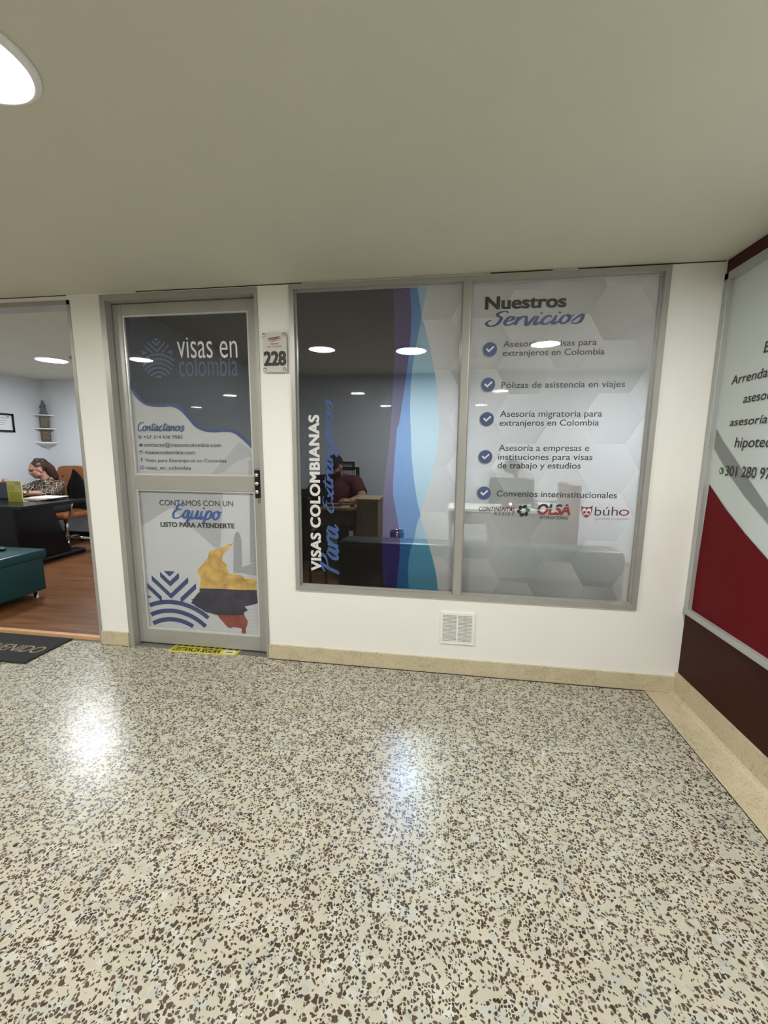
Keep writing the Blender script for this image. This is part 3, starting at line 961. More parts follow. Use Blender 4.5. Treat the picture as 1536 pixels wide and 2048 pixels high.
mr = [(-1.447, 0.233), (-1.257, 0.247), (-1.235, 0.196), (-1.25, 0.144), (-1.254, 0.112), (-1.279, 0.11), (-1.277, 0.145), (-1.328, 0.156), (-1.354, 0.142), (-1.383, 0.155), (-1.415, 0.192)]
for nm, p, m, y in (('map_yellow_band', my, 'map_yellow', 0.0672), ('map_red_band', mr, 'map_red', 0.0671), ('map_blue_band', mb, 'map_blue', 0.0669)):
    b_ = bmesh.new()
    p = rough(p, 0.0022)
    vs = [b_.verts.new((x, y, z)) for x, z in p]
    for tri in tessellate_polygon([[Vector((x, z, 0)) for x, z in p]]):
        b_.faces.new([vs[i] for i in tri])
    obj(nm, b_, m, d1)

# ------------------------------------------------------------------ the big two-light window
w1 = struct_root('window_1', (0.09, 0.02, 0.46))
FX0, FX1, FZ0, FZ1 = -0.872, 1.045, 0.462, 2.19
MX0, MX1 = 0.065, 0.112
bm = bmesh.new()
frame_bars(bm, FX0, FX1, FZ0, FZ1, 0.026, -0.012, 0.05)
obj('window_frame', bm, 'alu', w1)
obj('mullion', Box(MX0, MX1, -0.014, 0.05, FZ0 + 0.02, FZ1 - 0.02, 0.008, 3), 'alu', w1)
L0, L1, R0, R1, Z0, Z1 = FX0 + 0.026, MX0, MX1, FX1 - 0.026, FZ0 + 0.026, FZ1 - 0.026
bm = bmesh.new()
frame_bars(bm, L0, L1 + 0.002, Z0, Z1, 0.007, 0.012, 0.027)
frame_bars(bm, R0 - 0.002, R1, Z0, Z1, 0.007, 0.012, 0.027)
obj('glazing_bead', bm, 'alu', w1)
for x0, x1 in ((L0, L1), (R0, R1)):
    obj('glass_pane', Box(x0, x1, 0.028, 0.031, Z0, Z1), 'glass', w1)
GF, GT = 0.036, 0.034
pP = [(v.x, v.y) for v in spline([Vector(q) for q in [(-0.114, 2.199), (-0.119, 2.175), (-0.147, 2.018), (-0.17, 1.89), (-0.192, 1.758), (-0.202, 1.562), (-0.195, 1.417), (-0.185, 1.24), (-0.153, 1.025), (-0.132, 0.941), (-0.15, 0.884), (-0.166, 0.786), (-0.187, 0.716), (-0.197, 0.616), (-0.19, 0.494), (-0.179, 0.439)]], 12)]
pQ = [(v.x, v.y) for v in spline([Vector(q) for q in [(-0.182, 2.203), (-0.176, 2.178), (-0.147, 2.018), (-0.124, 1.947), (-0.086, 1.795), (-0.054, 1.629), (-0.041, 1.458), (-0.041, 1.417), (-0.045, 1.313), (-0.076, 1.142), (-0.11, 1.019), (-0.132, 0.941), (-0.097, 0.819), (-0.065, 0.716), (-0.033, 0.594), (-0.02, 0.492), (-0.016, 0.44)]], 12)]
pM = [(v.x, v.y) for v in spline([Vector(q) for q in [(-0.218, 2.204), (-0.216, 2.18), (-0.203, 1.994), (-0.217, 1.784), (-0.261, 1.458), (-0.274, 1.411), (-0.292, 1.095), (-0.276, 0.971), (-0.257, 0.874), (-0.247, 0.76), (-0.253, 0.607), (-0.264, 0.493), (-0.266, 0.43)]], 12)]
pL = [(v.x, v.y) for v in spline([Vector(q) for q in [(-0.305, 2.209), (-0.292, 1.846), (-0.31, 1.416), (-0.333, 1.192), (-0.349, 1.018), (-0.353, 0.721), (-0.339, 0.491), (-0.335, 0.426)]], 12)]


def at_z(curve, z):
    for a, b in zip(curve, curve[1:]):
        if a[1] >= z >= b[1]:
            t = (a[1] - z) / max(1e-9, a[1] - b[1])
            return a[0] + (b[0] - a[0]) * t
    return curve[0][0] if z > curve[0][1] else curve[-1][0]


NZ = 130
zs = [Z0 + (Z1 - Z0) * i / NZ for i in range(NZ + 1)]
fxs = [lambda z: L0, lambda z: at_z(pL, z), lambda z: at_z(pM, z), lambda z: min(at_z(pP, z), at_z(pQ, z)), lambda z: max(at_z(pP, z), at_z(pQ, z))]
for k, (nm, m) in enumerate((('tint_film', 'tint'), ('violet_band', 'band_purple'), ('mid_blue_band', 'band_mid'), ('light_blue_band', 'band_light'))):
    bm = bmesh.new()
    for z0, z1 in zip(zs, zs[1:]):
        q = [(fxs[k](z0), z0), (fxs[k + 1](z0), z0), (fxs[k + 1](z1), z1), (fxs[k](z1), z1)]
        if q[1][0] - q[0][0] > 1e-4 or q[2][0] - q[3][0] > 1e-4: flat(bm, q, GF)
    obj(nm, bm, m, w1)


def hex_print(left, right, ox, oz, parent, side=0.150, rows=30):
    """frosted print tiled with soft hexagons, each shaded from one corner to the other"""
    rnd = random.Random(5)
    bm = bmesh.new()
    uvl = bm.loops.layers.uv.new('UVMap')
    hh = side * math.sqrt(3) / 2
    for ci in range(-8, 10):
        for ri in range(-8, 12):
            cx = ox + ci * 1.5 * side
            cz = oz + ri * 2 * hh + (hh if ci % 2 else 0)
            if cx < left(1.3) - 0.5 or cx > right + 0.3 or cz < Z0 - 0.3 or cz > Z1 + 0.3: continue
            ang = rnd.choice((0.6, 0.9, 2.2, 2.6, 3.6, 0.3)); lo = rnd.uniform(0.0, 0.45); hi = rnd.uniform(0.6, 1.0)
            for k in range(rows):
                za, zb = cz - hh + 2 * hh * k / rows, cz - hh + 2 * hh * (k + 1) / rows
                if zb <= Z0 or za >= Z1: continue
                za, zb = max(za, Z0), min(zb, Z1)
                q = []
                for z, s in ((za, 0), (za, 1), (zb, 1), (zb, 0)):
                    w = side - abs(z - cz) / math.sqrt(3)
                    q.append((min(max(cx + (w if s else -w), left(z)), right), z))
                if q[1][0] - q[0][0] < 1e-4 and q[2][0] - q[3][0] < 1e-4: continue
                f = bm.faces.new([bm.verts.new((x, GF, z)) for x, z in q])
                for lp in f.loops:
                    dx, dz = lp.vert.co.x - cx, lp.vert.co.z - cz
                    t = 0.5 + 0.5 * (dx * math.cos(ang) + dz * math.sin(ang)) / side
                    lp[uvl].uv = (lo + (hi - lo) * min(1, max(0, t)), 0.5)
    return obj('white_print', bm, 'white_film', parent)


hc = [(0.628, 1.605)][0]
hex_print(fxs[4], L1, hc[0] - 4.5 * 0.15 - 0.02, hc[1], w1)
wr = hex_print(lambda z: R0, R1, hc[0], hc[1], w1)
# lettering on the left light, reading upwards
lettering('VISAS COLOMBIANAS', 'v', GT - 0.0006, [(-0.727, 0.574), (-0.723, 1.502), (-0.785, 0.571)], 'ink_white', w1, 0.045, space=1.07)
b_ = [(-0.614, 0.558), (-0.728, 0.888)]
script('Para', 'v', GT, (b_[1][0] - 0.006, b_[0][1]), (b_[0][0] + 0.003, b_[1][1] - 0.02), 'ink_script', w1, 0.10)
b_ = [(-0.617, 0.931), (-0.712, 1.587)]
script('Extranjeros', 'v', GT, (b_[1][0], b_[0][1]), (b_[0][0] + 0.003, b_[1][1]), 'ink_script', w1, 0.10)
# lettering on the right light
lettering('Nuestros', 'w', GT, [(0.181, 2.037), (0.587, 2.034), (0.178, 2.096)], 'ink_grey', w1, 0.042)
b_ = [(0.184, 1.947), (0.679, 2.026)]
script('Servicios', 'w', GT - 0.0008, b_[0], b_[1], 'ink_blue', w1, 0.10)
WL = [('Asesoría de visas para', [(0.284, 1.846), (0.747, 1.844), (0.283, 1.876)]), ('extranjeros en Colombia', [(0.283, 1.801), (0.788, 1.797), (0.281, 1.831)]),
      ('Pólizas de asistencia en viajes', [(0.285, 1.637), (0.9, 1.635), (0.284, 1.668)]),
      ('Asesoría migratoria para', [(0.285, 1.487), (0.802, 1.487), (0.283, 1.519)]), ('extranjeros en Colombia', [(0.285, 1.44), (0.79, 1.441), (0.284, 1.471)]),
      ('Asesoría a empresas e', [(0.287, 1.306), (0.753, 1.309), (0.286, 1.338)]), ('instituciones para visas', [(0.286, 1.258), (0.773, 1.262), (0.285, 1.289)]),
      ('de trabajo y estudios', [(0.286, 1.211), (0.717, 1.215), (0.284, 1.243)]), ('Convenios interinstitucionales', [(0.288, 1.056), (0.911, 1.061), (0.286, 1.088)])]
for s, p in WL:
    lettering(s, 'w', GT, p, 'ink_grey', w1, 0.009)
bm = bmesh.new(); bm2 = bmesh.new(); bm3 = bmesh.new()
for c in [(0.217, 1.836), (0.216, 1.656), (0.218, 1.476), (0.219, 1.273), (0.22, 1.073)]:
    R_ = 0.0365
    flat(bm, disc(c, R_), GT)
    flat(bm2, disc((c[0] - 0.003, c[1] - 0.004), R_ * 1.07), GT + 0.0007)
    P = lambda u, v: (c[0] + u * R_, c[1] + v * R_)
    flat(bm3, [P(-0.58, 0.02), P(-0.42, 0.18), P(-0.14, -0.10), P(-0.14, -0.42)], GT - 0.0007)
    flat(bm3, [P(-0.14, -0.42), P(-0.14, -0.10), P(0.44, 0.46), P(0.60, 0.30)], GT - 0.0007)
obj('check_rims', bm2, 'ink_pale', w1); obj('check_discs', bm, 'ink_blue', w1); obj('check_marks', bm3, 'ink_white', w1)
# partner logos
lettering('CONTINENTAL', 'w', GT, [(0.195, 0.971), (0.392, 0.973), (0.194, 0.995)], 'ink_black', w1, 0.016, 0.2)
lettering('ASSIST', 'w', GT, [(0.275, 0.95), (0.391, 0.951), (0.274, 0.968)], 'ink_grey', w1, 0.004, 0.2, space=1.35)
fc = [(0.436, 0.979)][0]
bm = bmesh.new(); bm2 = bmesh.new()
for k in range(6):
    a = k * PI / 3 + 0.25
    pet = []
    for q in range(18):
        t = 2 * PI * q / 18
        u, v = 0.0135 * math.cos(t), 0.0098 * math.sin(t)
        pet.append((fc[0] + 0.0235 * math.cos(a) + u * math.sin(a + 0.6) + v * math.cos(a + 0.6), fc[1] + 0.0235 * math.sin(a) - u * math.cos(a + 0.6) + v * math.sin(a + 0.6)))
    flat(bm2 if k == 0 else bm, pet, GT - 0.0001 * k)
obj('flower_logo', bm, 'ink_black', w1); obj('flower_logo_leaf', bm2, 'ink_green', w1)
op = [(0.509, 0.963), (0.684, 0.964), (0.505, 1.017)]
s_ = (op[2][1] - op[0][1])
pt = Vector((op[0][0], 0, op[0][1] + 0.40 * s_)); tl = Vector((-0.16, 0, 1)).normalized()
lettering('OLSA', 'w', GT, op, 'ink_grey', w1, 0.05, 0.15, cut=(pt + Vector((0, 0, 0.05 * s_)), -tl))
lettering('OLSA', 'w', GT, op, 'ink_red', w1, 0.05, 0.15, cut=(pt - Vector((0, 0, 0.03 * s_)), tl))
lettering('INTERNATIONAL', 'w', GT, [(0.526, 0.936), (0.673, 0.938), (0.525, 0.954)], 'ink_grey', w1, 0.004)
# owl mark
oc = [(0.765, 0.985)][0]
P = lambda u, v: (oc[0] + u * 0.030, oc[1] + v * 0.030)
bm = bmesh.new()
flat(bm, [P(-1.0, 1.0), P(-0.45, 0.78), P(0.45, 0.78), P(1.0, 1.12), P(0.88, 0.1), P(0.72, -0.55), P(0.3, -0.85), P(0.55, -1.1), P(0.15, -1.05), P(0, -1.2), P(-0.15, -1.05), P(-0.55, -1.1), P(-0.3, -0.85), P(-0.72, -0.55), P(-0.88, 0.1)], GT)
ow = obj('owl_logo', bm, 'ink_plum', w1)
bm = bmesh.new(); bm2 = bmesh.new()
for s in (-1, 1):
    flat(bm, [P(0, 0.0), P(s * 0.1, 0.45), P(s * 0.45, 0.62), P(s * 0.72, 0.4), P(s * 0.72, -0.1), P(s * 0.5, -0.5), P(s * 0.15, -0.65), P(0, -0.4)], GT - 0.0004)
    flat(bm2, disc(P(s * 0.34, -0.15), 0.0078, 16), GT - 0.0008)
obj('owl_face', bm, 'ink_white', ow); obj('owl_eyes', bm2, 'ink_plum', ow)
lettering('búh', 'w', GT, [(0.807, 0.964), (0.923, 0.967), (0.803, 1.013)], 'ink_grey', w1, -0.004)
lettering('o', 'w', GT, [(0.928, 0.967), (0.98, 0.969), (0.924, 1.017)], 'ink_plum', w1, -0.004)
lettering('agencia creativa', 'w', GT, [(0.805, 0.941), (0.982, 0.945), (0.804, 0.951)], 'ink_pale', w1, -0.006, 0, 'x')


# ================================================================== CORRIDOR OBJECTS
def lamp(label, loc, m, group, r=0.115):
    t = thing('ceiling_lamp', label, 'ceiling light', (0, 0, 0), group)
    bm = bmesh.new()
    lathe(bm, [(r, 0.0), (r + 0.022, 0.0), (r + 0.022, -0.008), (r + 0.012, -0.016), (r, -0.016)], seg=40, loop=True)
    obj('trim_ring', bm, 'plastic', t, True, True)
    bm = bmesh.new()
    lathe(bm, [(0.0005, -0.003), (r, -0.003), (r, -0.012), (r * 0.5, -0.014), (0.0005, -0.0145)], seg=40)
    obj('diffuser', bm, m, t, True, True)
    t.location = loc
    return t


lamp('round white ceiling lamp at the upper left edge of the photo, above the corridor', (-1.12, -1.36, H), 'lamp', 'round corridor ceiling lamps')
far_lab = 'round white corridor ceiling lamp seen only as a bright reflection in the window glass'
src = lamp(far_lab, (0.80, -1.39, H), 'lamp', 'round corridor ceiling lamps')
for loc in ((-3.08, -1.50), (-5.0, -1.5), (-3.6, -4.2), (-1.4, -4.2), (0.79, -4.12), (-5.36, -6.0), (-1.23, -6.08), (0.66, -6.03), (2.78, -6.6), (3.0, -4.2)):
    c = src.copy(); COL.objects.link(c); c.location = (loc[0], loc[1], H)
    for ch in list(src.children):
        d = ch.copy(); COL.objects.link(d); d.parent = c
lamp('round ceiling lamp glowing inside the room at the left, above the seated woman', (-4.03, 1.55, H), 'lamp_in', 'office ceiling lamps', 0.13)
lamp('round ceiling lamp glowing behind the window, in front of the blue printed wave', (-0.334, 1.556, H), 'lamp_in', 'office ceiling lamps', 0.13)
lamp('added round lamp lighting the right part of the office, unseen behind the white wall right of the window', (1.98, 1.55, H), 'lamp_in', 'office ceiling lamps', 0.13)  # added lamp, kept out of view, to brighten the office behind the frosted pane

# plate with the room number
t = thing('number_plaque', 'clear square-cornered plaque reading 228 on steel studs beside the glazed door', 'sign', (-0.96, 0, 1.73))
bm = bmesh.new()
box(bm, -1.030, -0.888, -0.020, -0.016, 1.731, 1.945, 0.0018)
obj('plate', bm, 'plate', t)
for x in (-1.017, -0.901):
    for z in (1.746, 1.930):
        bm = bmesh.new()
        lathe(bm, [(0.0001, 0), (0.0065, 0), (0.0065, -0.016), (0.0105, -0.0165), (0.0105, -0.026), (0.007, -0.03), (0.0001, -0.031)], (x, 0, z), 20, 'Y')
        obj('stud', bm, 'chrome', t, True)
lettering('228', 'w', -0.0206, [(-1.024, 1.77), (-0.891, 1.77), (-1.022, 1.84)], 'ink_black', t, 0.055)
lettering('Los Cosmos', 'w', -0.0206, [(-1.001, 1.863), (-0.916, 1.864), (-1, 1.877)], 'ink_red', t, 0.0)
bm = bmesh.new(); bm2 = bmesh.new(); bm3 = bmesh.new()
flat(bm, [(-0.996, 1.907), (-0.926, 1.918), (-0.925, 1.922), (-0.965, 1.919), (-0.997, 1.912)], -0.0206)
flat(bm3, [(-0.988, 1.901), (-0.92, 1.912), (-0.92, 1.916), (-0.957, 1.911), (-0.989, 1.905)], -0.0206)
flat(bm2, [(-0.983, 1.893), (-0.926, 1.902), (-0.925, 1.905), (-0.96, 1.902), (-0.985, 1.897)], -0.0206)
flat(bm, [(-0.981, 1.881), (-0.934, 1.881), (-0.934, 1.885), (-0.981, 1.885)], -0.0206)
obj('brown_stripes', bm, 'ink_red', t); obj('olive_stripe', bm2, 'card_dark', t); obj('black_stripe', bm3, 'ink_black', t)

# ventilation grille
t = thing('vent_grille', 'white square slotted vent grille in the wall below the window', 'vent', (0.098, 0, 0.187))
bm = bmesh.new()
vx0, vx1, vz0, vz1 = 0.0, 0.197, 0.187, 0.379
frame_bars(bm, vx0, vx1, vz0, vz1, 0.015, -0.008, 0.0)
box(bm, 0.094, 0.103, -0.008, 0, vz0 + 0.015, vz1 - 0.015)
n = 19
for x0, x1 in ((0.015, 0.094), (0.103, 0.182)):
    for k in range(n + 1):
        z = vz0 + 0.015 + (vz1 - vz0 - 0.03) * k / n
        box(bm, x0, x1, -0.0075, -0.001, z - 0.0022, z + 0.0022)
    xm = (x0 + x1) / 2
    box(bm, xm - 0.0018, xm + 0.0018, -0.0075, -0.001, vz0 + 0.015, vz1 - 0.015)
obj('grille_face', bm, 'plastic', t)
obj('dark_duct', Box(0.012, 0.185, -0.0012, -0.0002, vz0 + 0.012, vz1 - 0.012), 'slot', t)

# floor sticker and door mat
t = thing('floor_sticker', 'yellow and black floor sticker reading DISTANCIA SEGURA at the foot of the door', 'sticker', (-1.52, 0.02, 0))
st_ = [(-1.728, 0.06), (-1.308, 0.069), (-1.286, -0.015), (-1.748, -0.031)]
st_[0] = (st_[3][0] + 0.002, 0.066); st_[1] = (st_[2][0] + 0.002, 0.072)
bm = bmesh.new()
prism(bm, st_, 'Z', 0.0002, 0.0014)
obj('yellow_sheet', bm, 'yellow', t)
bm = bmesh.new()
for k in range(10):
    x = st_[0][0] + 0.012 + k * 0.045
    bm.faces.new([bm.verts.new(p) for p in ((x, 0.048, 0.002), (x + 0.022, 0.048, 0.002), (x + 0.034, 0.066, 0.002), (x + 0.012, 0.066, 0.002))])
obj('hazard_stripes', bm, 'ink_black', t)
lettering('DISTANCIA SEGURA', 'f', 0.0021, [(st_[3][0] + 0.016, -0.012), (st_[3][0] + 0.345, -0.006), (st_[3][0] + 0.016, 0.034)], 'ink_black', t, 0.035, 0.1)
bm = bmesh.new()
bm.faces.new([bm.verts.new((x, y, 0.002)) for x, y in ((st_[2][0] - 0.095, -0.002), (st_[2][0] - 0.02, 0.0), (st_[2][0] - 0.02, 0.042), (st_[2][0] - 0.095, 0.04))])
obj('white_badge', bm, 'ink_white', t)
bm = bmesh.new()
bm.faces.new([bm.verts.new((x, y, 0.0022)) for x, y in ((st_[2][0] - 0.085, 0.010), (st_[2][0] - 0.03, 0.012), (st_[2][0] - 0.04, 0.024), (st_[2][0] - 0.075, 0.023))])
obj('badge_mark', bm, 'ink_navy', t)

t = thing('door_mat', 'black welcome mat on the terrazzo in front of the open doorway', 'doormat', (-2.83, -0.16, 0))
obj('mat_pile', Box(-3.20, -2.49, -0.318, 0.012, 0.0, 0.010, 0.003), 'mat_black', t)
lettering('BIENVENIDO', 'f', 0.0108, [(-3.10, -0.205), (-2.53, -0.205), (-3.10, -0.125)], 'mat_tan', t, -0.004, 0.15)

# ================================================================== ROOM AT THE LEFT
FL = 0.02      # office floor level
t = thing('upholstered_bench', 'teal leatherette bench with lid seat and chrome feet just inside the open doorway', 'bench', (-3.9, 0.45, FL))
by0, by1, bx0, bx1 = 0.20, 0.69, -4.45, -3.385
obj('base', Box(bx0 + 0.02, bx1 - 0.018, by0 + 0.018, by1 - 0.018, 0.085, 0.375, 0.012, 3), 'teal', t, True)
bm = Box(bx0, bx1, by0, by1, 0.365, 0.44, 0.016, 3)
obj('seat_lid', bm, 'teal', t, True)
for x in (bx0 + 0.08, bx1 - 0.07):
    for y in (by0 + 0.06, by1 - 0.075):
        bm = bmesh.new()
        lathe(bm, [(0.016, 0.09), (0.016, FL + 0.006), (0.02, FL + 0.004), (0.02, FL)], (x, y, 0), 20)
        obj('leg', bm, 'chrome', t, True)
t = thing('handbag', 'small black pouch lying on the teal bench at the left edge of the photo', 'bag', (-3.75, 0.55, 0.44))
bm = bmesh.new()
bmesh.ops.create_uvsphere(bm, u_segments=20, v_segments=12, radius=1, matrix=Matrix.Translation((-3.74, 0.56, 0.455)) @ Matrix.Diagonal((0.10, 0.055, 0.018, 1)))
obj('pouch', bm, 'black', t, True)
bm = bmesh.new()
tube(bm, [(-3.80, 0.53, 0.462), (-3.77, 0.50, 0.452), (-3.71, 0.49, 0.45), (-3.67, 0.53, 0.46)], 0.004, 6)
obj('strap', bm, 'black', t, True)

# desk
t = thing('office_desk', 'black gloss desk with slanted panel legs in the left room in front of the woman', 'desk', (-4.8, 1.6, FL))
obj('desktop', Box(-5.42, -4.22, 1.22, 2.0, 0.665, 0.705, 0.006), 'black_gloss', t)
bm = bmesh.new()
prism(bm, [(1.42, 0.06), (1.97, 0.06), (1.78, 0.665), (1.34, 0.665)], 'X', -4.52, -4.48)
obj('leg_panel', bm, 'black_gloss', t)
bm = Box(-4.56, -4.40, 1.30, 2.10, FL, 0.075, 0.02, 3)
obj('foot', bm, 'black_gloss', t, True)
bm = bmesh.new()
prism(bm, [(1.42, FL), (1.97, FL), (1.78, 0.665), (1.34, 0.665)], 'X', -5.36, -5.32)
obj('leg_panel', bm, 'black_gloss', t)
obj('modesty_panel', Box(-5.32, -4.52, 1.52, 1.545, 0.10, 0.665), 'black_gloss', t)

t = thing('laptop_computer', 'dark grey open laptop on the black desk at the left edge', 'laptop', (-5.2, 1.75, 0.705))
obj('keyboard_base', Box(-5.28, -4.98, 1.74, 1.96, 0.7055, 0.722, 0.004), 'grey_dark', t)
obj('screen', Box(-5.28, -4.98, 1.715, 1.728, 0.715, 0.90, 0.004, rot=Matrix.Rotation(-0.12, 3, 'X')), 'grey_dark', t)
for y0, m, lab, w in ((0, 'folder', 'violet folder at the bottom of the paper pile on the black desk', 0.34),
                   (1, 'manila', 'manila folder in the middle of the paper pile on the black desk', 0.32),
                   (2, 'paper', 'loose white paper sheets on top of the pile on the black desk', 0.30)):
    t = tag(obj('document_folder' if m != 'paper' else 'paper_sheets',
                Box(-4.66 - w / 2 + y0 * 0.05, -4.66 + w / 2 + y0 * 0.05, 1.645 + 0.03 * y0, 1.86 + 0.04 * y0, 0.706 + 0.010 * y0, 0.7155 + 0.010 * y0, 0.002,
                    rot=Matrix.Rotation(0.06 * (y0 - 1), 3, 'Z')), m), lab, 'folder' if m != 'paper' else 'papers')

t = thing('table_sign', 'yellow printed card in a clear stand on the front of the black desk', 'sign', (-4.79, 1.45, 0.705))
sg = Matrix.Rotation(0.10, 3, 'X')
bm = bmesh.new()
sx0, sx1 = [(-4.788, 0.709), (-4.6, 0.714)][0][0], [(-4.788, 0.709), (-4.6, 0.714)][1][0]
box(bm, sx0, sx1, 1.565, 1.572, 0.706, 0.935, 0.002, rot=None)
obj('clear_holder', bm, 'card_edge', t)
bm = bmesh.new()
y = 1.5645
for z0, z1, x0, x1, m in ((0.714, 0.815, 0.06, 0.94, 0), (0.822, 0.885, 0.06, 0.55, 0), (0.892, 0.928, 0.55, 0.94, 0)):
    flat(bm, [(sx0 + (sx1 - sx0) * x0, z0), (sx0 + (sx1 - sx0) * x1, z0), (sx0 + (sx1 - sx0) * x1, z1), (sx0 + (sx1 - sx0) * x0, z1)], y)
obj('yellow_print', bm, 'card', t)
bm = bmesh.new()
for k in range(6):
    z = 0.728 + 0.014 * k
    flat(bm, [(sx0 + (sx1 - sx0) * 0.14, z), (sx0 + (sx1 - sx0) * (0.86 - 0.05 * (k % 3)), z), (sx0 + (sx1 - sx0) * (0.86 - 0.05 * (k % 3)), z + 0.004), (sx0 + (sx1 - sx0) * 0.14, z + 0.004)], y - 0.0006)
obj('olive_lines', bm, 'card_dark', t)
obj('stand_foot', Box(sx0, sx1, 1.57, 1.63, 0.7055, 0.709), 'card_edge', t)

# certificate, corner shelf and its figures
t = thing('framed_certificate', 'black framed certificate hanging on the left room wall', 'picture', (-5.5, 2.15, 1.49))
bm = bmesh.new()
for a in ((-5.5, -5.482, 1.98, 2.32, 1.49, 1.515), (-5.5, -5.482, 1.98, 2.32, 1.697, 1.722), (-5.5, -5.482, 2.295, 2.32, 1.49, 1.722), (-5.5, -5.482, 1.98, 2.005, 1.49, 1.722)):
    box(bm, *a, 0.002)
obj('frame', bm, 'black_gloss', t)
sh = obj('certificate', Box(-5.499, -5.49, 2.0, 2.30, 1.51, 1.70), 'paper', t)
bm = bmesh.new()
for k, z in enumerate((1.66, 1.63, 1.60, 1.575)):
    bm.faces.new([bm.verts.new((-5.4895, y, zz)) for y, zz in ((2.05, z), (2.25 - 0.02 * k, z), (2.25 - 0.02 * k, z + 0.006), (2.05, z + 0.006))])
bm.faces.new([bm.verts.new((-5.4895, y, zz)) for y, zz in ((2.235, 1.675), (2.27, 1.675), (2.27, 1.69), (2.235, 1.69))])
obj('print_lines', bm, 'ink_pale', sh)

t = thing('corner_shelf', 'white three-tier corner shelf in the far corner of the left room', 'shelf', (-5.5, YB, 1.30))
CX, CY = -5.5, YB


def quarter(bm, r, z0, z1, r0=None):
    pts = [(CX, CY)] + [(CX + r * math.cos(a), CY - r * math.sin(a)) for a in [PI / 2 * k / 10 for k in range(11)]]
    prism(bm, pts, 'Z', z0, z1)


for z, r in ((1.742, 0.155), (1.560, 0.165), (1.376, 0.172)):
    bm = bmesh.new(); quarter(bm, r, z - 0.014, z)
    obj('shelf_board', bm, 'plastic', t)
bm = bmesh.new()
for k in range(6):
    r0 = 0.155 * (1 - k / 6)
    quarter(bm, max(0.01, r0), 1.362 - 0.075 * (k + 1) / 6, 1.3621 - 0.075 * k / 6)
obj('cone_bracket', bm, 'plastic', t)
bm = bmesh.new()
box(bm, CX, CX + 0.012, CY - 0.03, CY, 1.36, 1.735); obj('back_rail', bm, 'plastic', t)
t = thing('figurine', 'small grey standing figurine on the top tier of the corner shelf', 'figurine', (CX + 0.06, CY - 0.06, 1.742))
fc_ = (CX + 0.065, CY - 0.065)
bm = bmesh.new()
lathe(bm, [(0.045, 1.742), (0.045, 1.765), (0.03, 1.775), (0.034, 1.80), (0.026, 1.84), (0.03, 1.87), (0.020, 1.893), (0.010, 1.90)], (fc_[0], fc_[1], 0), 20)
fb = obj('robe', bm, 'stone', t, True)
bm = bmesh.new()
bmesh.ops.create_uvsphere(bm, u_segments=16, v_segments=10, radius=0.017, matrix=Matrix.Translation((fc_[0], fc_[1], 1.914)) @ Matrix.Diagonal((1, 1, 1.25, 1)))
obj('head', bm, 'stone', t, True)
bm = bmesh.new()
for s in (-1, 1):
    tube(bm, [(fc_[0] + s * 0.027, fc_[1], 1.868), (fc_[0] + s * 0.036, fc_[1] - 0.015, 1.842), (fc_[0] + s * 0.012, fc_[1] - 0.035, 1.845)], [0.009, 0.008, 0.006], 8)
obj('arms', bm, 'stone', t, True)
for z, h, lab in ((1.560, 0.155, 'dark framed religious picture on the middle tier of the corner shelf'), (1.376, 0.16, 'dark framed religious picture on the bottom tier of the corner shelf')):
    t = thing('picture_block', lab, 'picture', (CX + 0.07, CY - 0.07, z))
    R45 = Matrix.Rotation(PI / 4, 3, 'Z')
    c = Vector((CX + 0.07, CY - 0.07, 0))

    def rb(x0, x1, y0, y1, z0, z1):
        b_ = bmesh.new(); box(b_, x0, x1, y0, y1, z0, z1, 0.003)
        for v in b_.verts: v.co = R45 @ v.co + c
        return b_
    obj('wood_block', rb(-0.052, 0.052, -0.012, 0.012, z, z + h), 'icon', t)
    obj('gilt_panel', rb(-0.036, 0.036, -0.015, -0.011, z + 0.03, z + h - 0.02), 'gilt', t)
    obj('foot_ledge', rb(-0.058, 0.058, -0.03, 0.012, z, z + 0.014), 'icon', t)

# tan swivel chair with a jacket over it
SCX, SCY = -4.95, 2.38
t = thing('office_chair', 'tan leather swivel chair with tufted back behind the seated woman', 'office chair', (SCX, SCY, FL))
bm = bmesh.new()
yb = 2.60
pts = []
for k in range(25):      # rounded outline of the backrest
    a = PI * k / 24
    pts.append((SCX - 0.04 + 0.25 * math.copysign(abs(math.cos(a)) ** 0.55, math.cos(a)), 0.86 + 0.20 * abs(math.sin(a)) ** 0.6))
pts += [(SCX - 0.04 - 0.20, 0.5), (SCX - 0.04 + 0.20, 0.5)]
prism(bm, pts, 'Y', yb - 0.03, yb + 0.04)
bmesh.ops.bevel(bm, geom=[e for e in bm.edges if abs(e.verts[0].co.y - e.verts[1].co.y) < 1e-5], offset=0.02, segments=3, affect='EDGES')
bk = obj('backrest', bm, 'orange', t)
bm = bmesh.new()
for i in range(3):
    for j in range(3):
        bm = bmesh.new()
        bmesh.ops.create_uvsphere(bm, u_segments=10, v_segments=6, radius=0.012, matrix=Matrix.Translation((SCX - 0.17 + 0.13 * i + 0.03 * (j % 2), yb - 0.032, 0.68 + 0.12 * j)) @ Matrix.Diagonal((1, 0.5, 1, 1)))
        obj('tufting_button', bm, 'brow', bk, True)
bm = bmesh.new()
box(bm, SCX - 0.24, SCX + 0.24, 2.14, 2.60, 0.40, 0.475, 0.03, 4)
obj('seat', bm, 'orange', t, True)
for s in (-1, 1):
    obj('armrest', Tube([(SCX + s * 0.25, 2.52, 0.45), (SCX + s * 0.27, 2.50, 0.62), (SCX + s * 0.27, 2.25, 0.63), (SCX + s * 0.25, 2.20, 0.45)], 0.013, 10), 'chrome', t, True)
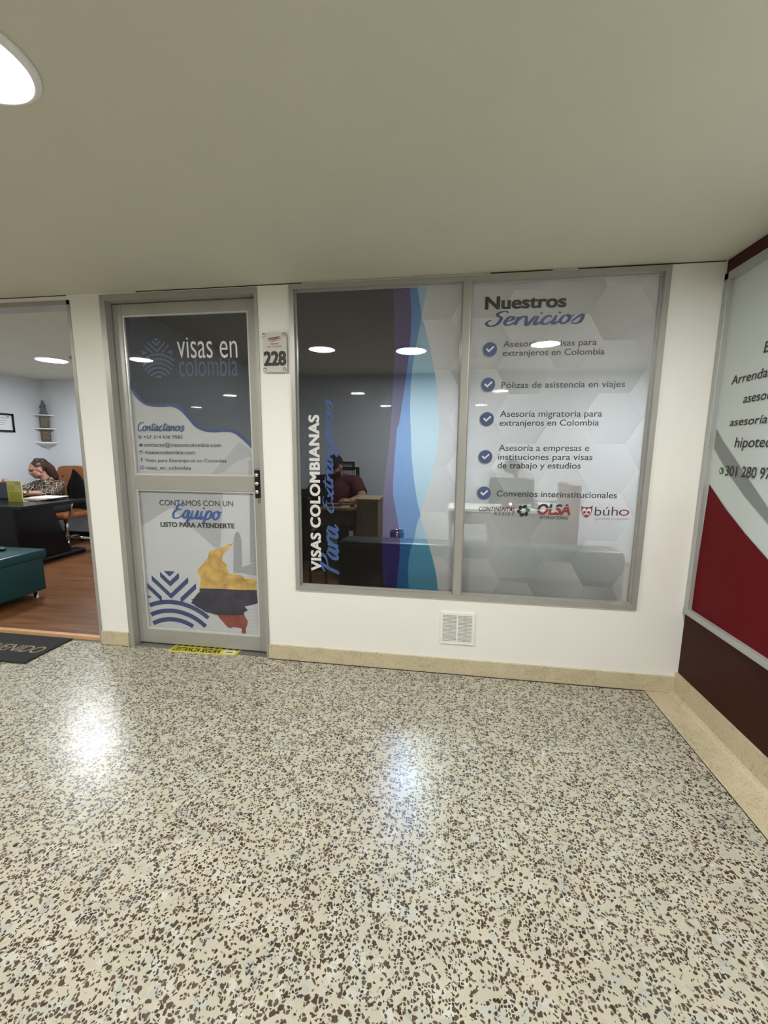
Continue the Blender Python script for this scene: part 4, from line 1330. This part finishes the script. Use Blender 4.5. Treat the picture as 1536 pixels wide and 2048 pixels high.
obj('gas_post', Tube([(SCX, SCY, 0.09), (SCX, SCY, 0.40)], 0.025, 14), 'chrome', t, True)
for k in range(5):
    a = 2 * PI * k / 5 + 0.5
    p = Vector((SCX + 0.27 * math.cos(a), SCY + 0.27 * math.sin(a), 0.085))
    leg = obj('base_arm', Tube([(SCX, SCY, 0.12), (SCX + 0.14 * math.cos(a), SCY + 0.14 * math.sin(a), 0.11), p], [0.024, 0.02, 0.015], 8), 'chrome', t, True)
    bm = bmesh.new()
    lathe(bm, [(0.012, -0.022), (0.028, -0.018), (0.028, 0.018), (0.012, 0.022)], (p.x, p.y, FL + 0.029), 16, 'Y')
    obj('caster', bm, 'black', leg, True)
bm = bmesh.new()
nj = 22
rows = []
for j in range(nj + 1):
    v = j / nj
    z = 1.02 - v * 0.53
    hw = 0.035 + 0.115 * min(1, v * 2.3) ** 0.8 + 0.03 * v
    row = []
    for i in range(17):
        u = -1 + i / 8
        x = SCX + 0.045 + hw * u + 0.03 * v
        y = yb - 0.05 - 0.018 * math.cos(u * 7 + v * 3) * v - 0.03 * (1 - u * u)
        row.append(bm.verts.new((x, y, z - 0.05 * u * u * (1 - v))))
    rows.append(row)
for a, b in zip(rows, rows[1:]):
    for i in range(16):
        bm.faces.new((a[i], a[i + 1], b[i + 1], b[i])).smooth = True
bmesh.ops.solidify(bm, geom=bm.faces[:], thickness=0.012)
tag(obj('hanging_jacket', bm, 'black_cloth', None, True), 'black jacket hanging over the back of the tan chair', 'jacket')
t = thing('smoke_detector', 'small grey smoke detector on the left room ceiling next to the lamp', 'detector', (-3.8, 1.6, H))
bm = bmesh.new()
lathe(bm, [(0.05, 0), (0.055, -0.012), (0.04, -0.032), (0.0005, -0.035)], (-3.72, 1.52, H), 24)
obj('housing', bm, 'grey_lam', t, True)


# ------------------------------------------------------------------ people
def head_shapes(c, R, female=False):
    """a head about 0.22 m tall: c is its middle, R turns the face (which looks to -y) the way it should look"""
    def P(x, y, z): return c + R @ Vector((x, y, z))
    e = R.to_euler()
    S = [('e', P(0, 0.018, 0.028), (0.071, 0.086, 0.082), e), ('e', P(0, -0.020, -0.028), (0.057, 0.062, 0.072), e),
         ('e', P(0, -0.040, -0.078), (0.032, 0.032, 0.026), e), ('e', P(0, -0.060, 0.028), (0.048, 0.024, 0.020), e),
         ('e', P(0, -0.083, -0.020), (0.0135, 0.018, 0.012), e), ('c', P(0, -0.078, 0.018), 0.008, P(0, -0.090, -0.016), 0.010),
         ('e', P(0, -0.074, -0.052), (0.022, 0.012, 0.010), e)]
    for s in (-1, 1):
        S += [('e', P(s * 0.036, -0.052, -0.014), (0.020, 0.018, 0.016), e), ('e', P(s * 0.072, 0.012, -0.010), (0.010, 0.020, 0.030), e),
              ('e', P(s * 0.045, -0.01, -0.055), (0.022, 0.035, 0.030), e)]
    return S, P


def face_paint(c, R, beard=False):
    """slots: 0 skin, 1 lips, 2 brows, lashes and beard"""
    Ri = R.inverted()

    def fn(p, n):
        q = Ri @ (p - c)
        if q.y < -0.045:
            if abs(q.z + 0.052) < 0.0085 and abs(q.x) < 0.022: return 1
            for s in (-1, 1):
                if abs(q.x - s * 0.029) < 0.018 and abs(q.z - 0.027 - 0.004 * (1 - abs(q.x - s * 0.029) / 0.018)) < 0.0055: return 2
                if abs(q.x - s * 0.029) < 0.014 and abs(q.z - 0.005) < 0.0045: return 2
        if beard and q.z < -0.035 and q.y < 0.015 and q.length < 0.17:
            if not (q.y < -0.06 and -0.045 < q.z): return 2
        return 0
    return fn


def hand_shapes(wrist, fwd, up, side, curl=0.5, k=1.0):
    """palm, four bent fingers of unequal length and a thumb leaving the palm's side"""
    f, u = Vector(fwd).normalized(), Vector(up).normalized()
    s = f.cross(u).normalized() * side
    w = Vector(wrist)
    S = []
    for i in range(4):
        o = (i - 1.5) * 0.019 * k
        S.append(('c', w + s * o * 0.6 + f * 0.012, 0.013, w + s * o + f * 0.078 * k, 0.0105))
        base = w + s * o + f * 0.080 * k
        ln = (0.036, 0.041, 0.038, 0.029)[i] * k
        a = curl * (0.8 + 0.12 * i)
        d1 = (f * math.cos(a) - u * math.sin(a)); d2 = (f * math.cos(2 * a) - u * math.sin(2 * a))
        k1 = base + d1 * ln; k2 = k1 + d2 * ln * 0.8
        S += [('c', base, 0.0092, k1, 0.0084), ('c', k1, 0.0084, k2, 0.0072)]
    tb = w + s * (-0.024) * k + f * 0.026 * k
    t1 = tb + (-s * 0.75 + f * 0.7 - u * 0.25).normalized() * 0.036 * k
    S += [('c', w + f * 0.012, 0.013, tb, 0.012), ('c', tb, 0.0115, t1, 0.0098), ('c', t1, 0.0098, t1 + (f - s * 0.15 - u * 0.35).normalized() * 0.03 * k, 0.0082)]
    return S


V = Vector
# the woman
person = thing('person', 'person with long ponytail in a leopard print blouse seated behind the black desk', 'person', (-5.06, 2.3, FL))
HC = V((-5.115, 2.22, 1.02))
HR = (Matrix.Rotation(-0.42, 3, 'Z') @ Matrix.Rotation(0.34, 3, 'X'))
S, HP = head_shapes(HC, HR, True)
neck0 = V((-5.06, 2.30, 0.865))
S += [('c', HC + V((0.02, 0.03, -0.06)), 0.047, neck0, 0.052)]
S += [('c', neck0, 0.065, (-5.05, 2.33, 0.72), 0.115), ('e', (-5.05, 2.31, 0.74), (0.155, 0.105, 0.13)), ('c', (-5.05, 2.33, 0.70), 0.115, (-5.04, 2.36, 0.52), 0.135)]
shR, shL = V((-5.215, 2.30, 0.815)), V((-4.895, 2.30, 0.815))
elR, elL = V((-5.31, 2.08, 0.735)), V((-4.83, 2.08, 0.735))
wrR, wrL = V((-5.19, 1.90, 0.83)), V((-4.95, 1.885, 0.765))
S += [('c', neck0 + V((0, 0, -0.03)), 0.05, shR, 0.055), ('c', neck0 + V((0, 0, -0.03)), 0.05, shL, 0.055),
      ('c', shR, 0.052, elR, 0.042), ('c', shL, 0.052, elL, 0.042), ('c', elR, 0.040, wrR, 0.025), ('c', elL, 0.040, wrL, 0.026)]
S += hand_shapes(wrR, (0.35, -0.55, 0.45), (0.1, -0.5, -0.8), 1, 0.7, 0.88)
S += hand_shapes(wrL, (-0.95, -0.28, 0.03), (0, -0.1, 1), -1, 0.45, 0.88)
for s in (-1, 1):
    hp, kn, an = V((-5.04 + s * 0.09, 2.34, 0.525)), V((-5.04 + s * 0.11, 2.02, 0.535)), V((-5.04 + s * 0.11, 2.06, 0.12))
    S += [('c', hp, 0.085, kn, 0.06), ('c', kn, 0.055, an, 0.036), ('c', an, 0.036, an + V((0, -0.02, -0.05)), 0.034), ('c', an + V((0, 0, -0.06)), 0.03, an + V((0, -0.13, -0.07)), 0.026)]
me = fuse(S, 0.0062, 3)
fp = face_paint(HC, HR)
paint(me, fp)
body = obj('body', me, ['skin_w', 'lip', 'brow'], person, True)
# blouse, trousers, shoes
S = [('c', neck0 + V((0, 0, -0.005)), 0.072, (-5.05, 2.33, 0.72), 0.128), ('e', (-5.05, 2.31, 0.735), (0.172, 0.125, 0.145)), ('c', (-5.05, 2.33, 0.70), 0.13, (-5.04, 2.36, 0.50), 0.150),
     ('c', neck0 + V((0, 0, -0.03)), 0.062, shR, 0.068), ('c', neck0 + V((0, 0, -0.03)), 0.062, shL, 0.068),
     ('c', shR, 0.066, elR, 0.056), ('c', shL, 0.066, elL, 0.056), ('f', elR, 0.056, elR.lerp(wrR, 0.35), 0.050), ('f', elL, 0.056, elL.lerp(wrL, 0.35), 0.050)]
me = trim(fuse(S, 0.007, 2), [((0, 0, 0.895), (0, -0.5, 0.9))])
obj('blouse', me, 'leopard', person, True)
S = [('c', (-5.04, 2.36, 0.52), 0.148, (-5.04, 2.36, 0.50), 0.150)]
for s in (-1, 1):
    hp, kn, an = V((-5.04 + s * 0.09, 2.34, 0.525)), V((-5.04 + s * 0.11, 2.02, 0.535)), V((-5.04 + s * 0.11, 2.06, 0.12))
    S += [('c', hp, 0.095, kn, 0.070), ('f', kn, 0.066, an, 0.05)]
obj('trousers', fuse(S, 0.009, 2), 'jeans', person, True)
for s in (-1, 1):
    an = V((-5.04 + s * 0.11, 2.06, 0.12))
    obj('shoe', fuse([('e', an + V((0, -0.06, -0.072)), (0.042, 0.12, 0.034)), ('c', an + V((0, 0.02, -0.05)), 0.04, an + V((0, 0.0, -0.02)), 0.042)], 0.007, 2), 'black_gloss', person, True)
# hair drawn back tight, with a long tail over the shoulder
S = []
e = HR.to_euler()
S += [('e', HP(0, 0.030, 0.036), (0.077, 0.088, 0.082), e), ('e', HP(0.0, 0.045, 0.105), (0.036, 0.042, 0.034), e),
      ('c', HP(0, 0.09, 0.07), 0.05, HP(0.0, 0.125, -0.03), 0.058), ('c', HP(0.0, 0.125, -0.03), 0.058, HP(-0.01, 0.13, -0.15), 0.05), ('c', HP(-0.01, 0.13, -0.15), 0.05, HP(-0.05, 0.10, -0.27), 0.03)]
me = fuse(S, 0.006, 3)
bm = bmesh.new(); bm.from_mesh(me)
Ri = HR.inverted()
kill = [v for v in bm.verts if (Ri @ (v.co - HC)).y < -0.03 and (Ri @ (v.co - HC)).z < 0.072 or ((Ri @ (v.co - HC)).y < 0.03 and (Ri @ (v.co - HC)).z < 0.035)]
bmesh.ops.delete(bm, geom=kill, context='VERTS')
bm.to_mesh(me); bm.free()
obj('hair', me, 'hair_w', person, True)
t = thing('wristwatch', 'pale gold watch on the wrist of the seated woman', 'watch', tuple(elL.lerp(wrL, 0.9)))
wd = (wrL - elL).normalized(); wc = elL.lerp(wrL, 0.88)
bm = bmesh.new()
ax = wd.to_track_quat('Z', 'Y').to_matrix()
for k in range(24):
    pass
rg = []
for off in (-0.008, 0.008):
    rg.append([bm.verts.new(wc + ax @ Vector((0.0305 * math.cos(2 * PI * k / 24), 0.0305 * math.sin(2 * PI * k / 24), off))) for k in range(24)])
for k in range(24): bm.faces.new((rg[0][k], rg[0][(k + 1) % 24], rg[1][(k + 1) % 24], rg[1][k])).smooth = True
bmesh.ops.solidify(bm, geom=bm.faces[:], thickness=-0.003)
obj('strap', bm, 'gold', t)
bm = bmesh.new()
lathe(bm, [(0.0005, -0.005), (0.015, -0.005), (0.015, 0.003), (0.0005, 0.004)], (0, 0, 0), 20, 'Y')
for v in bm.verts: v.co += wc + V((0.0, -0.034, 0.006))
obj('dial', bm, 'ink_white', t, True)

# ================================================================== OFFICE BEHIND THE WINDOW
def sofa():
    t = thing('sofa', 'black leatherette sofa with its back against the inside of the window', 'sofa', (0.2, 0.55, FL))
    x0, x1 = -0.66, 1.045
    bm = bmesh.new(); box(bm, x0, x1, 0.15, 0.36, 0.12, 0.735, 0.045, 4); obj('backrest', bm, 'black', t, True)
    obj('plinth', Box(x0 + 0.03, x1 - 0.03, 0.2, 0.92, 0.07, 0.26, 0.01), 'black', t)
    n = 3
    for k in range(n):
        a, b = x0 + 0.14 + (x1 - x0 - 0.28) * k / n, x0 + 0.14 + (x1 - x0 - 0.28) * (k + 1) / n
        obj('seat_cushion', Box(a + 0.004, b - 0.004, 0.37, 0.95, 0.26, 0.42, 0.035, 3), 'black', t, True)
    for a in (x0, x1 - 0.14):
        obj('armrest', Box(a, a + 0.14, 0.30, 0.95, 0.1, 0.56, 0.035, 3), 'black', t, True)
    for x in (x0 + 0.08, x1 - 0.08):
        for y in (0.22, 0.88):
            obj('leg', Tube([(x, y, FL), (x, y, 0.1)], 0.018, 12), 'chrome', t, True)
    return t


sofa()
# the man's desk with the taller side unit
t = thing('office_desk', 'walnut office desk with oak top in front of the man in the maroon shirt', 'desk', (-1.4, 1.95, FL))
obj('desktop', Box(-2.0, -0.86, 1.72, 2.10, 0.695, 0.72, 0.003), 'desk_top', t)
obj('front_panel', Box(-1.98, -0.86, 1.755, 1.775, 0.53, 0.695), 'desk_dark', t)
for x in (-1.98, -0.92):
    obj('leg', Box(x, x + 0.03, 1.78, 2.08, FL, 0.695), 'desk_dark', t)
t = thing('side_cabinet', 'tall grey oak cabinet at the end of the desk beside the man', 'cabinet', (-0.75, 1.75, FL))
obj('body', Box(-0.845, -0.632, 1.60, 1.92, FL, 0.812), 'desk_mid', t)
obj('top_board', Box(-0.853, -0.624, 1.592, 1.93, 0.812, 0.832, 0.002), 'desk_top', t)
obj('door', Box(-0.842, -0.635, 1.590, 1.60, 0.06, 0.808, 0.002), 'desk_mid', t)
t = thing('laptop_computer', 'black laptop lying open on the oak desk under the hands of the man', 'laptop', (-1.2, 1.93, 0.72))
obj('keyboard_base', Box(-1.36, -1.06, 1.80, 1.90, 0.7205, 0.732, 0.003), 'grey_dark', t)
obj('screen', Box(-1.50, -1.20, 1.755, 1.765, 0.722, 0.90, 0.003), 'grey_dark', t)
t = thing('computer_mouse', 'small black computer mouse on the oak desk beside the cabinet', 'mouse', (-0.98, 1.84, 0.72))
bm = bmesh.new()
bmesh.ops.create_uvsphere(bm, u_segments=18, v_segments=10, radius=1, matrix=Matrix.Translation((-0.93, 1.80, 0.732)) @ Matrix.Diagonal((0.028, 0.045, 0.013, 1)))
obj('shell', bm, 'black_gloss', t, True)

# armchair at the left of the window
t = thing('visitor_chair', 'black padded visitor chair at the left edge inside the window', 'chair', (-1.18, 1.0, FL))
obj('seat', Box(-1.52, -1.08, 0.95, 1.42, 0.36, 0.44, 0.03, 3), 'black', t, True)
obj('backrest', Box(-1.52, -1.08, 0.88, 0.95, 0.44, 0.92, 0.03, 3), 'black', t, True)
for x in (-1.50, -1.10):
    for y in (0.93, 1.39):
        obj('leg', Tube([(x, y, FL), (x, y, 0.37)], 0.014, 10), 'grey_dark', t, True)
    obj('armrest', Tube([(x, 0.92, 0.62), (x, 1.30, 0.62), (x, 1.36, 0.40)], 0.016, 10), 'black', t, True)

# the man
mx = -1.215
t = thing('office_chair', 'black mesh-back office chair behind the man in the cap', 'office chair', (mx + 0.03, 2.45, FL))
bm = bmesh.new()
frame_bars(bm, mx - 0.16, mx + 0.20, 0.60, 1.10, 0.03, 2.53, 2.56)
obj('back_frame', bm, 'black', t)
bm = bmesh.new()
frame_bars(bm, mx - 0.02, mx + 0.145, 1.06, 1.165, 0.02, 2.515, 2.545)
hd = obj('headrest', bm, 'black', t)
bm = bmesh.new()
for k in range(15):
    x = mx - 0.14 + 0.023 * k
    box(bm, x, x + 0.008, 2.543, 2.547, 0.62, 1.08)
obj('mesh_back', bm, 'grey_dark', t)
obj('headrest_mesh', Box(mx - 0.005, mx + 0.13, 2.53, 2.533, 1.075, 1.15), 'grey_lam', hd)
obj('seat', Box(mx - 0.24, mx + 0.24, 2.22, 2.55, 0.38, 0.45, 0.03, 3), 'black', t, True)
obj('gas_post', Tube([(mx, 2.38, 0.1), (mx, 2.38, 0.39)], 0.025, 12), 'grey_dark', t, True)
for k in range(5):
    a = 2 * PI * k / 5
    p = V((mx + 0.26 * math.cos(a), 2.38 + 0.26 * math.sin(a), 0.075))
    lg = obj('base_arm', Tube([(mx, 2.38, 0.11), p], [0.022, 0.014], 8), 'grey_dark', t, True)
    bm = bmesh.new(); lathe(bm, [(0.012, -0.02), (0.026, -0.016), (0.026, 0.016), (0.012, 0.02)], (p.x, p.y, FL + 0.027), 14, 'Y')
    obj('caster', bm, 'black', lg, True)

person = thing('person', 'person in a black cap and maroon shirt seated at the desk behind the window', 'person', (mx, 2.38, FL))
HC = V((mx - 0.005, 2.20, 1.115))
HR = Matrix.Rotation(-0.30, 3, 'Z') @ Matrix.Rotation(0.38, 3, 'X')
S, HP = head_shapes(HC, HR)
neck0 = V((mx + 0.01, 2.31, 0.985))
S += [('c', HC + V((0.01, 0.045, -0.05)), 0.058, neck0, 0.065), ('c', neck0, 0.075, (mx, 2.34, 0.80), 0.14), ('e', (mx, 2.33, 0.82), (0.19, 0.13, 0.17)),
      ('c', (mx, 2.34, 0.78), 0.15, (mx, 2.38, 0.53), 0.165)]
shR, shL = V((mx - 0.20, 2.31, 0.935)), V((mx + 0.20, 2.31, 0.935))
elR, elL = V((mx - 0.30, 2.12, 0.775)), V((mx + 0.325, 2.13, 0.785))
wrR, wrL = V((mx - 0.17, 1.96, 0.765)), V((mx + 0.23, 1.965, 0.765))
S += [('c', neck0 + V((0, 0, -0.03)), 0.06, shR, 0.068), ('c', neck0 + V((0, 0, -0.03)), 0.06, shL, 0.068),
      ('c', shR, 0.066, elR, 0.050), ('c', shL, 0.066, elL, 0.050), ('c', elR, 0.049, wrR, 0.031), ('c', elL, 0.049, wrL, 0.031)]
S += hand_shapes(wrR, (0.75, -0.55, -0.1), (0.0, -0.15, 1), 1, 0.45)
S += hand_shapes(wrL, (-0.88, -0.32, 0.10), (0.05, -0.35, 1), -1, 0.55)
legs = []
for s in (-1, 1):
    hp, kn, an = V((mx + s * 0.10, 2.36, 0.545)), V((mx + s * 0.13, 1.98, 0.53)), V((mx + s * 0.13, 2.02, 0.12))
    legs.append((hp, kn, an))
    S += [('c', hp, 0.095, kn, 0.068), ('c', kn, 0.06, an, 0.04), ('c', an, 0.038, an + V((0, -0.02, -0.05)), 0.036), ('c', an + V((0, 0, -0.055)), 0.034, an + V((0, -0.15, -0.066)), 0.03)]
me = fuse(S, 0.0065, 3)
paint(me, face_paint(HC, HR, True))
obj('body', me, ['skin_m', 'lip', 'beard'], person, True)
S = [('c', neck0 + V((0, 0, 0.0)), 0.084, (mx, 2.34, 0.80), 0.152), ('e', (mx, 2.33, 0.82), (0.207, 0.148, 0.185)), ('c', (mx, 2.34, 0.78), 0.165, (mx, 2.38, 0.50), 0.180),
     ('c', neck0 + V((0, 0, -0.03)), 0.074, shR, 0.083), ('c', neck0 + V((0, 0, -0.03)), 0.074, shL, 0.083),
     ('f', shR + V((0, 0, 0.01)), 0.082, shR.lerp(elR, 0.78), 0.076), ('f', shL + V((0, 0, 0.01)), 0.082, shL.lerp(elL, 0.78), 0.076)]
me = trim(fuse(S, 0.0075, 2), [((0, 2.22, 1.0), (0, -0.55, 0.85))])
obj('shirt', me, 'shirt', person, True)
S = [('c', (mx, 2.38, 0.53), 0.172, (mx, 2.38, 0.52), 0.172)]
for hp, kn, an in legs: S += [('c', hp, 0.105, kn, 0.078), ('f', kn, 0.074, an, 0.055)]
obj('trousers', fuse(S, 0.010, 2), 'jeans', person, True)
for hp, kn, an in legs:
    obj('shoe', fuse([('e', an + V((0, -0.07, -0.070)), (0.048, 0.14, 0.036)), ('c', an + V((0, 0.02, -0.05)), 0.045, an + V((0, 0, -0.02)), 0.047)], 0.008, 2), 'black', person, True)
e = HR.to_euler()
me = fuse([('e', HP(0, 0.018, 0.045), (0.084, 0.100, 0.088), e)], 0.006, 2)
no = HR @ V((0, -0.12, -1))
me = trim(me, [(HP(0, 0, 0.034), no)])
cp = obj('cap', me, 'cap', person, True)
bm = bmesh.new()
rows = []
for j in range(7):
    v = j / 6
    row = []
    for i in range(15):
        u = -1 + i / 7
        a = u * 1.15
        r = 0.084 + 0.072 * v * (1 - 0.35 * u * u)
        row.append(bm.verts.new(HP(math.sin(a) * (0.080 + 0.004 * v), -math.cos(a) * r + 0.006, 0.042 - 0.012 * v - 0.016 * u * u)))
    rows.append(row)
for a, b in zip(rows, rows[1:]):
    for i in range(14): bm.faces.new((a[i], a[i + 1], b[i + 1], b[i])).smooth = True
bmesh.ops.solidify(bm, geom=bm.faces[:], thickness=0.004)
obj('cap_brim', bm, 'cap', cp, True)

# second workplace behind the frosted light
t = thing('office_desk', 'long pale desk behind the frosted pane with panel front and tall side panel', 'desk', (0.75, 2.0, FL))
obj('desktop', Box(0.05, 1.20, 1.85, 2.30, 0.70, 0.73, 0.003), 'white_lam', t)
obj('front_panel', Box(0.45, 1.20, 1.93, 1.95, 0.18, 0.70), 'grey_lam', t)
obj('apron', Box(0.05, 0.45, 1.93, 1.95, 0.56, 0.70), 'grey_lam', t)
obj('side_panel', Box(1.20, 1.285, 1.80, 2.30, FL, 0.985), 'desk_mid', t)
obj('leg', Box(0.06, 0.09, 1.95, 2.28, FL, 0.70), 'grey_lam', t)
t = thing('computer_monitor', 'dark flat monitor on the pale desk behind the frosted pane', 'monitor', (0.72, 2.05, 0.73))
obj('screen', Box(0.50, 0.905, 2.05, 2.075, 0.77, 1.02, 0.004), 'grey_dark', t)
obj('neck', Box(0.68, 0.73, 2.08, 2.10, 0.74, 0.9), 'grey_dark', t)
obj('stand_foot', Box(0.60, 0.81, 2.02, 2.18, 0.7305, 0.742, 0.003), 'grey_dark', t)
t = thing('router_box', 'small dark box with a red light on the pale desk behind the frosted pane', 'router', (0.66, 1.9, 0.73))
obj('case', Box(0.58, 0.72, 1.88, 1.98, 0.7305, 0.80, 0.006), 'grey_dark', t)
bm = bmesh.new()
bmesh.ops.create_uvsphere(bm, u_segments=14, v_segments=10, radius=0.012, matrix=Matrix.Translation((0.655, 1.877, 0.785)))
obj('red_light', bm, 'led', t, True)
t = thing('paper_tray', 'pale tray of papers on the desk beside the monitor behind the frosted pane', 'tray', (1.0, 2.0, 0.73))
bm = bmesh.new()
box(bm, 0.92, 1.16, 1.92, 2.2, 0.7305, 0.737); box(bm, 0.92, 0.926, 1.92, 2.2, 0.7305, 0.79); box(bm, 1.154, 1.16, 1.92, 2.2, 0.7305, 0.79); box(bm, 0.92, 1.16, 2.194, 2.2, 0.7305, 0.79)
obj('tray', bm, 'grey_lam', t)
obj('papers', Box(0.93, 1.15, 1.93, 2.19, 0.738, 0.775), 'paper', t)
t = thing('office_chair', 'dark office chair with a rounded headrest behind the frosted pane', 'office chair', (0.75, 2.5, FL))
obj('seat', Box(0.50, 0.98, 2.28, 2.62, 0.40, 0.47, 0.03, 3), 'black', t, True)
obj('backrest', Box(0.52, 0.96, 2.60, 2.66, 0.50, 1.0, 0.03, 3), 'black', t, True)
me = fuse([('e', (0.765, 2.62, 1.13), (0.105, 0.05, 0.085)), ('c', (0.80, 2.63, 1.10), 0.03, (0.83, 2.64, 0.98), 0.022)], 0.008, 3)
obj('headrest', me, 'black', t, True)
obj('gas_post', Tube([(0.74, 2.44, 0.1), (0.74, 2.44, 0.41)], 0.025, 12), 'grey_dark', t, True)
for k in range(5):
    a = 2 * PI * k / 5 + 0.3
    p = V((0.74 + 0.24 * math.cos(a), 2.44 + 0.24 * math.sin(a), 0.075))
    lg = obj('base_arm', Tube([(0.74, 2.44, 0.11), p], [0.022, 0.014], 8), 'grey_dark', t, True)
    bm = bmesh.new(); lathe(bm, [(0.012, -0.02), (0.026, -0.016), (0.026, 0.016), (0.012, 0.02)], (p.x, p.y, FL + 0.027), 14, 'Y')
    obj('caster', bm, 'black', lg, True)
t = thing('waste_bin', 'dark round waste bin by the back wall, seen through the blue printed wave', 'bin', (-0.53, 2.4, FL))
bm = bmesh.new()
lathe(bm, [(0.07, FL), (0.085, 0.36), (0.079, 0.36), (0.066, FL + 0.01)], (-0.535, 2.4, 0), 28)
obj('shell', bm, 'bin', t, True)
bm = bmesh.new()
lathe(bm, [(0.081, 0.361), (0.088, 0.361), (0.088, 0.372), (0.081, 0.372)], (-0.535, 2.4, 0), 28, loop=True)
obj('rim', bm, 'chrome', t, True)
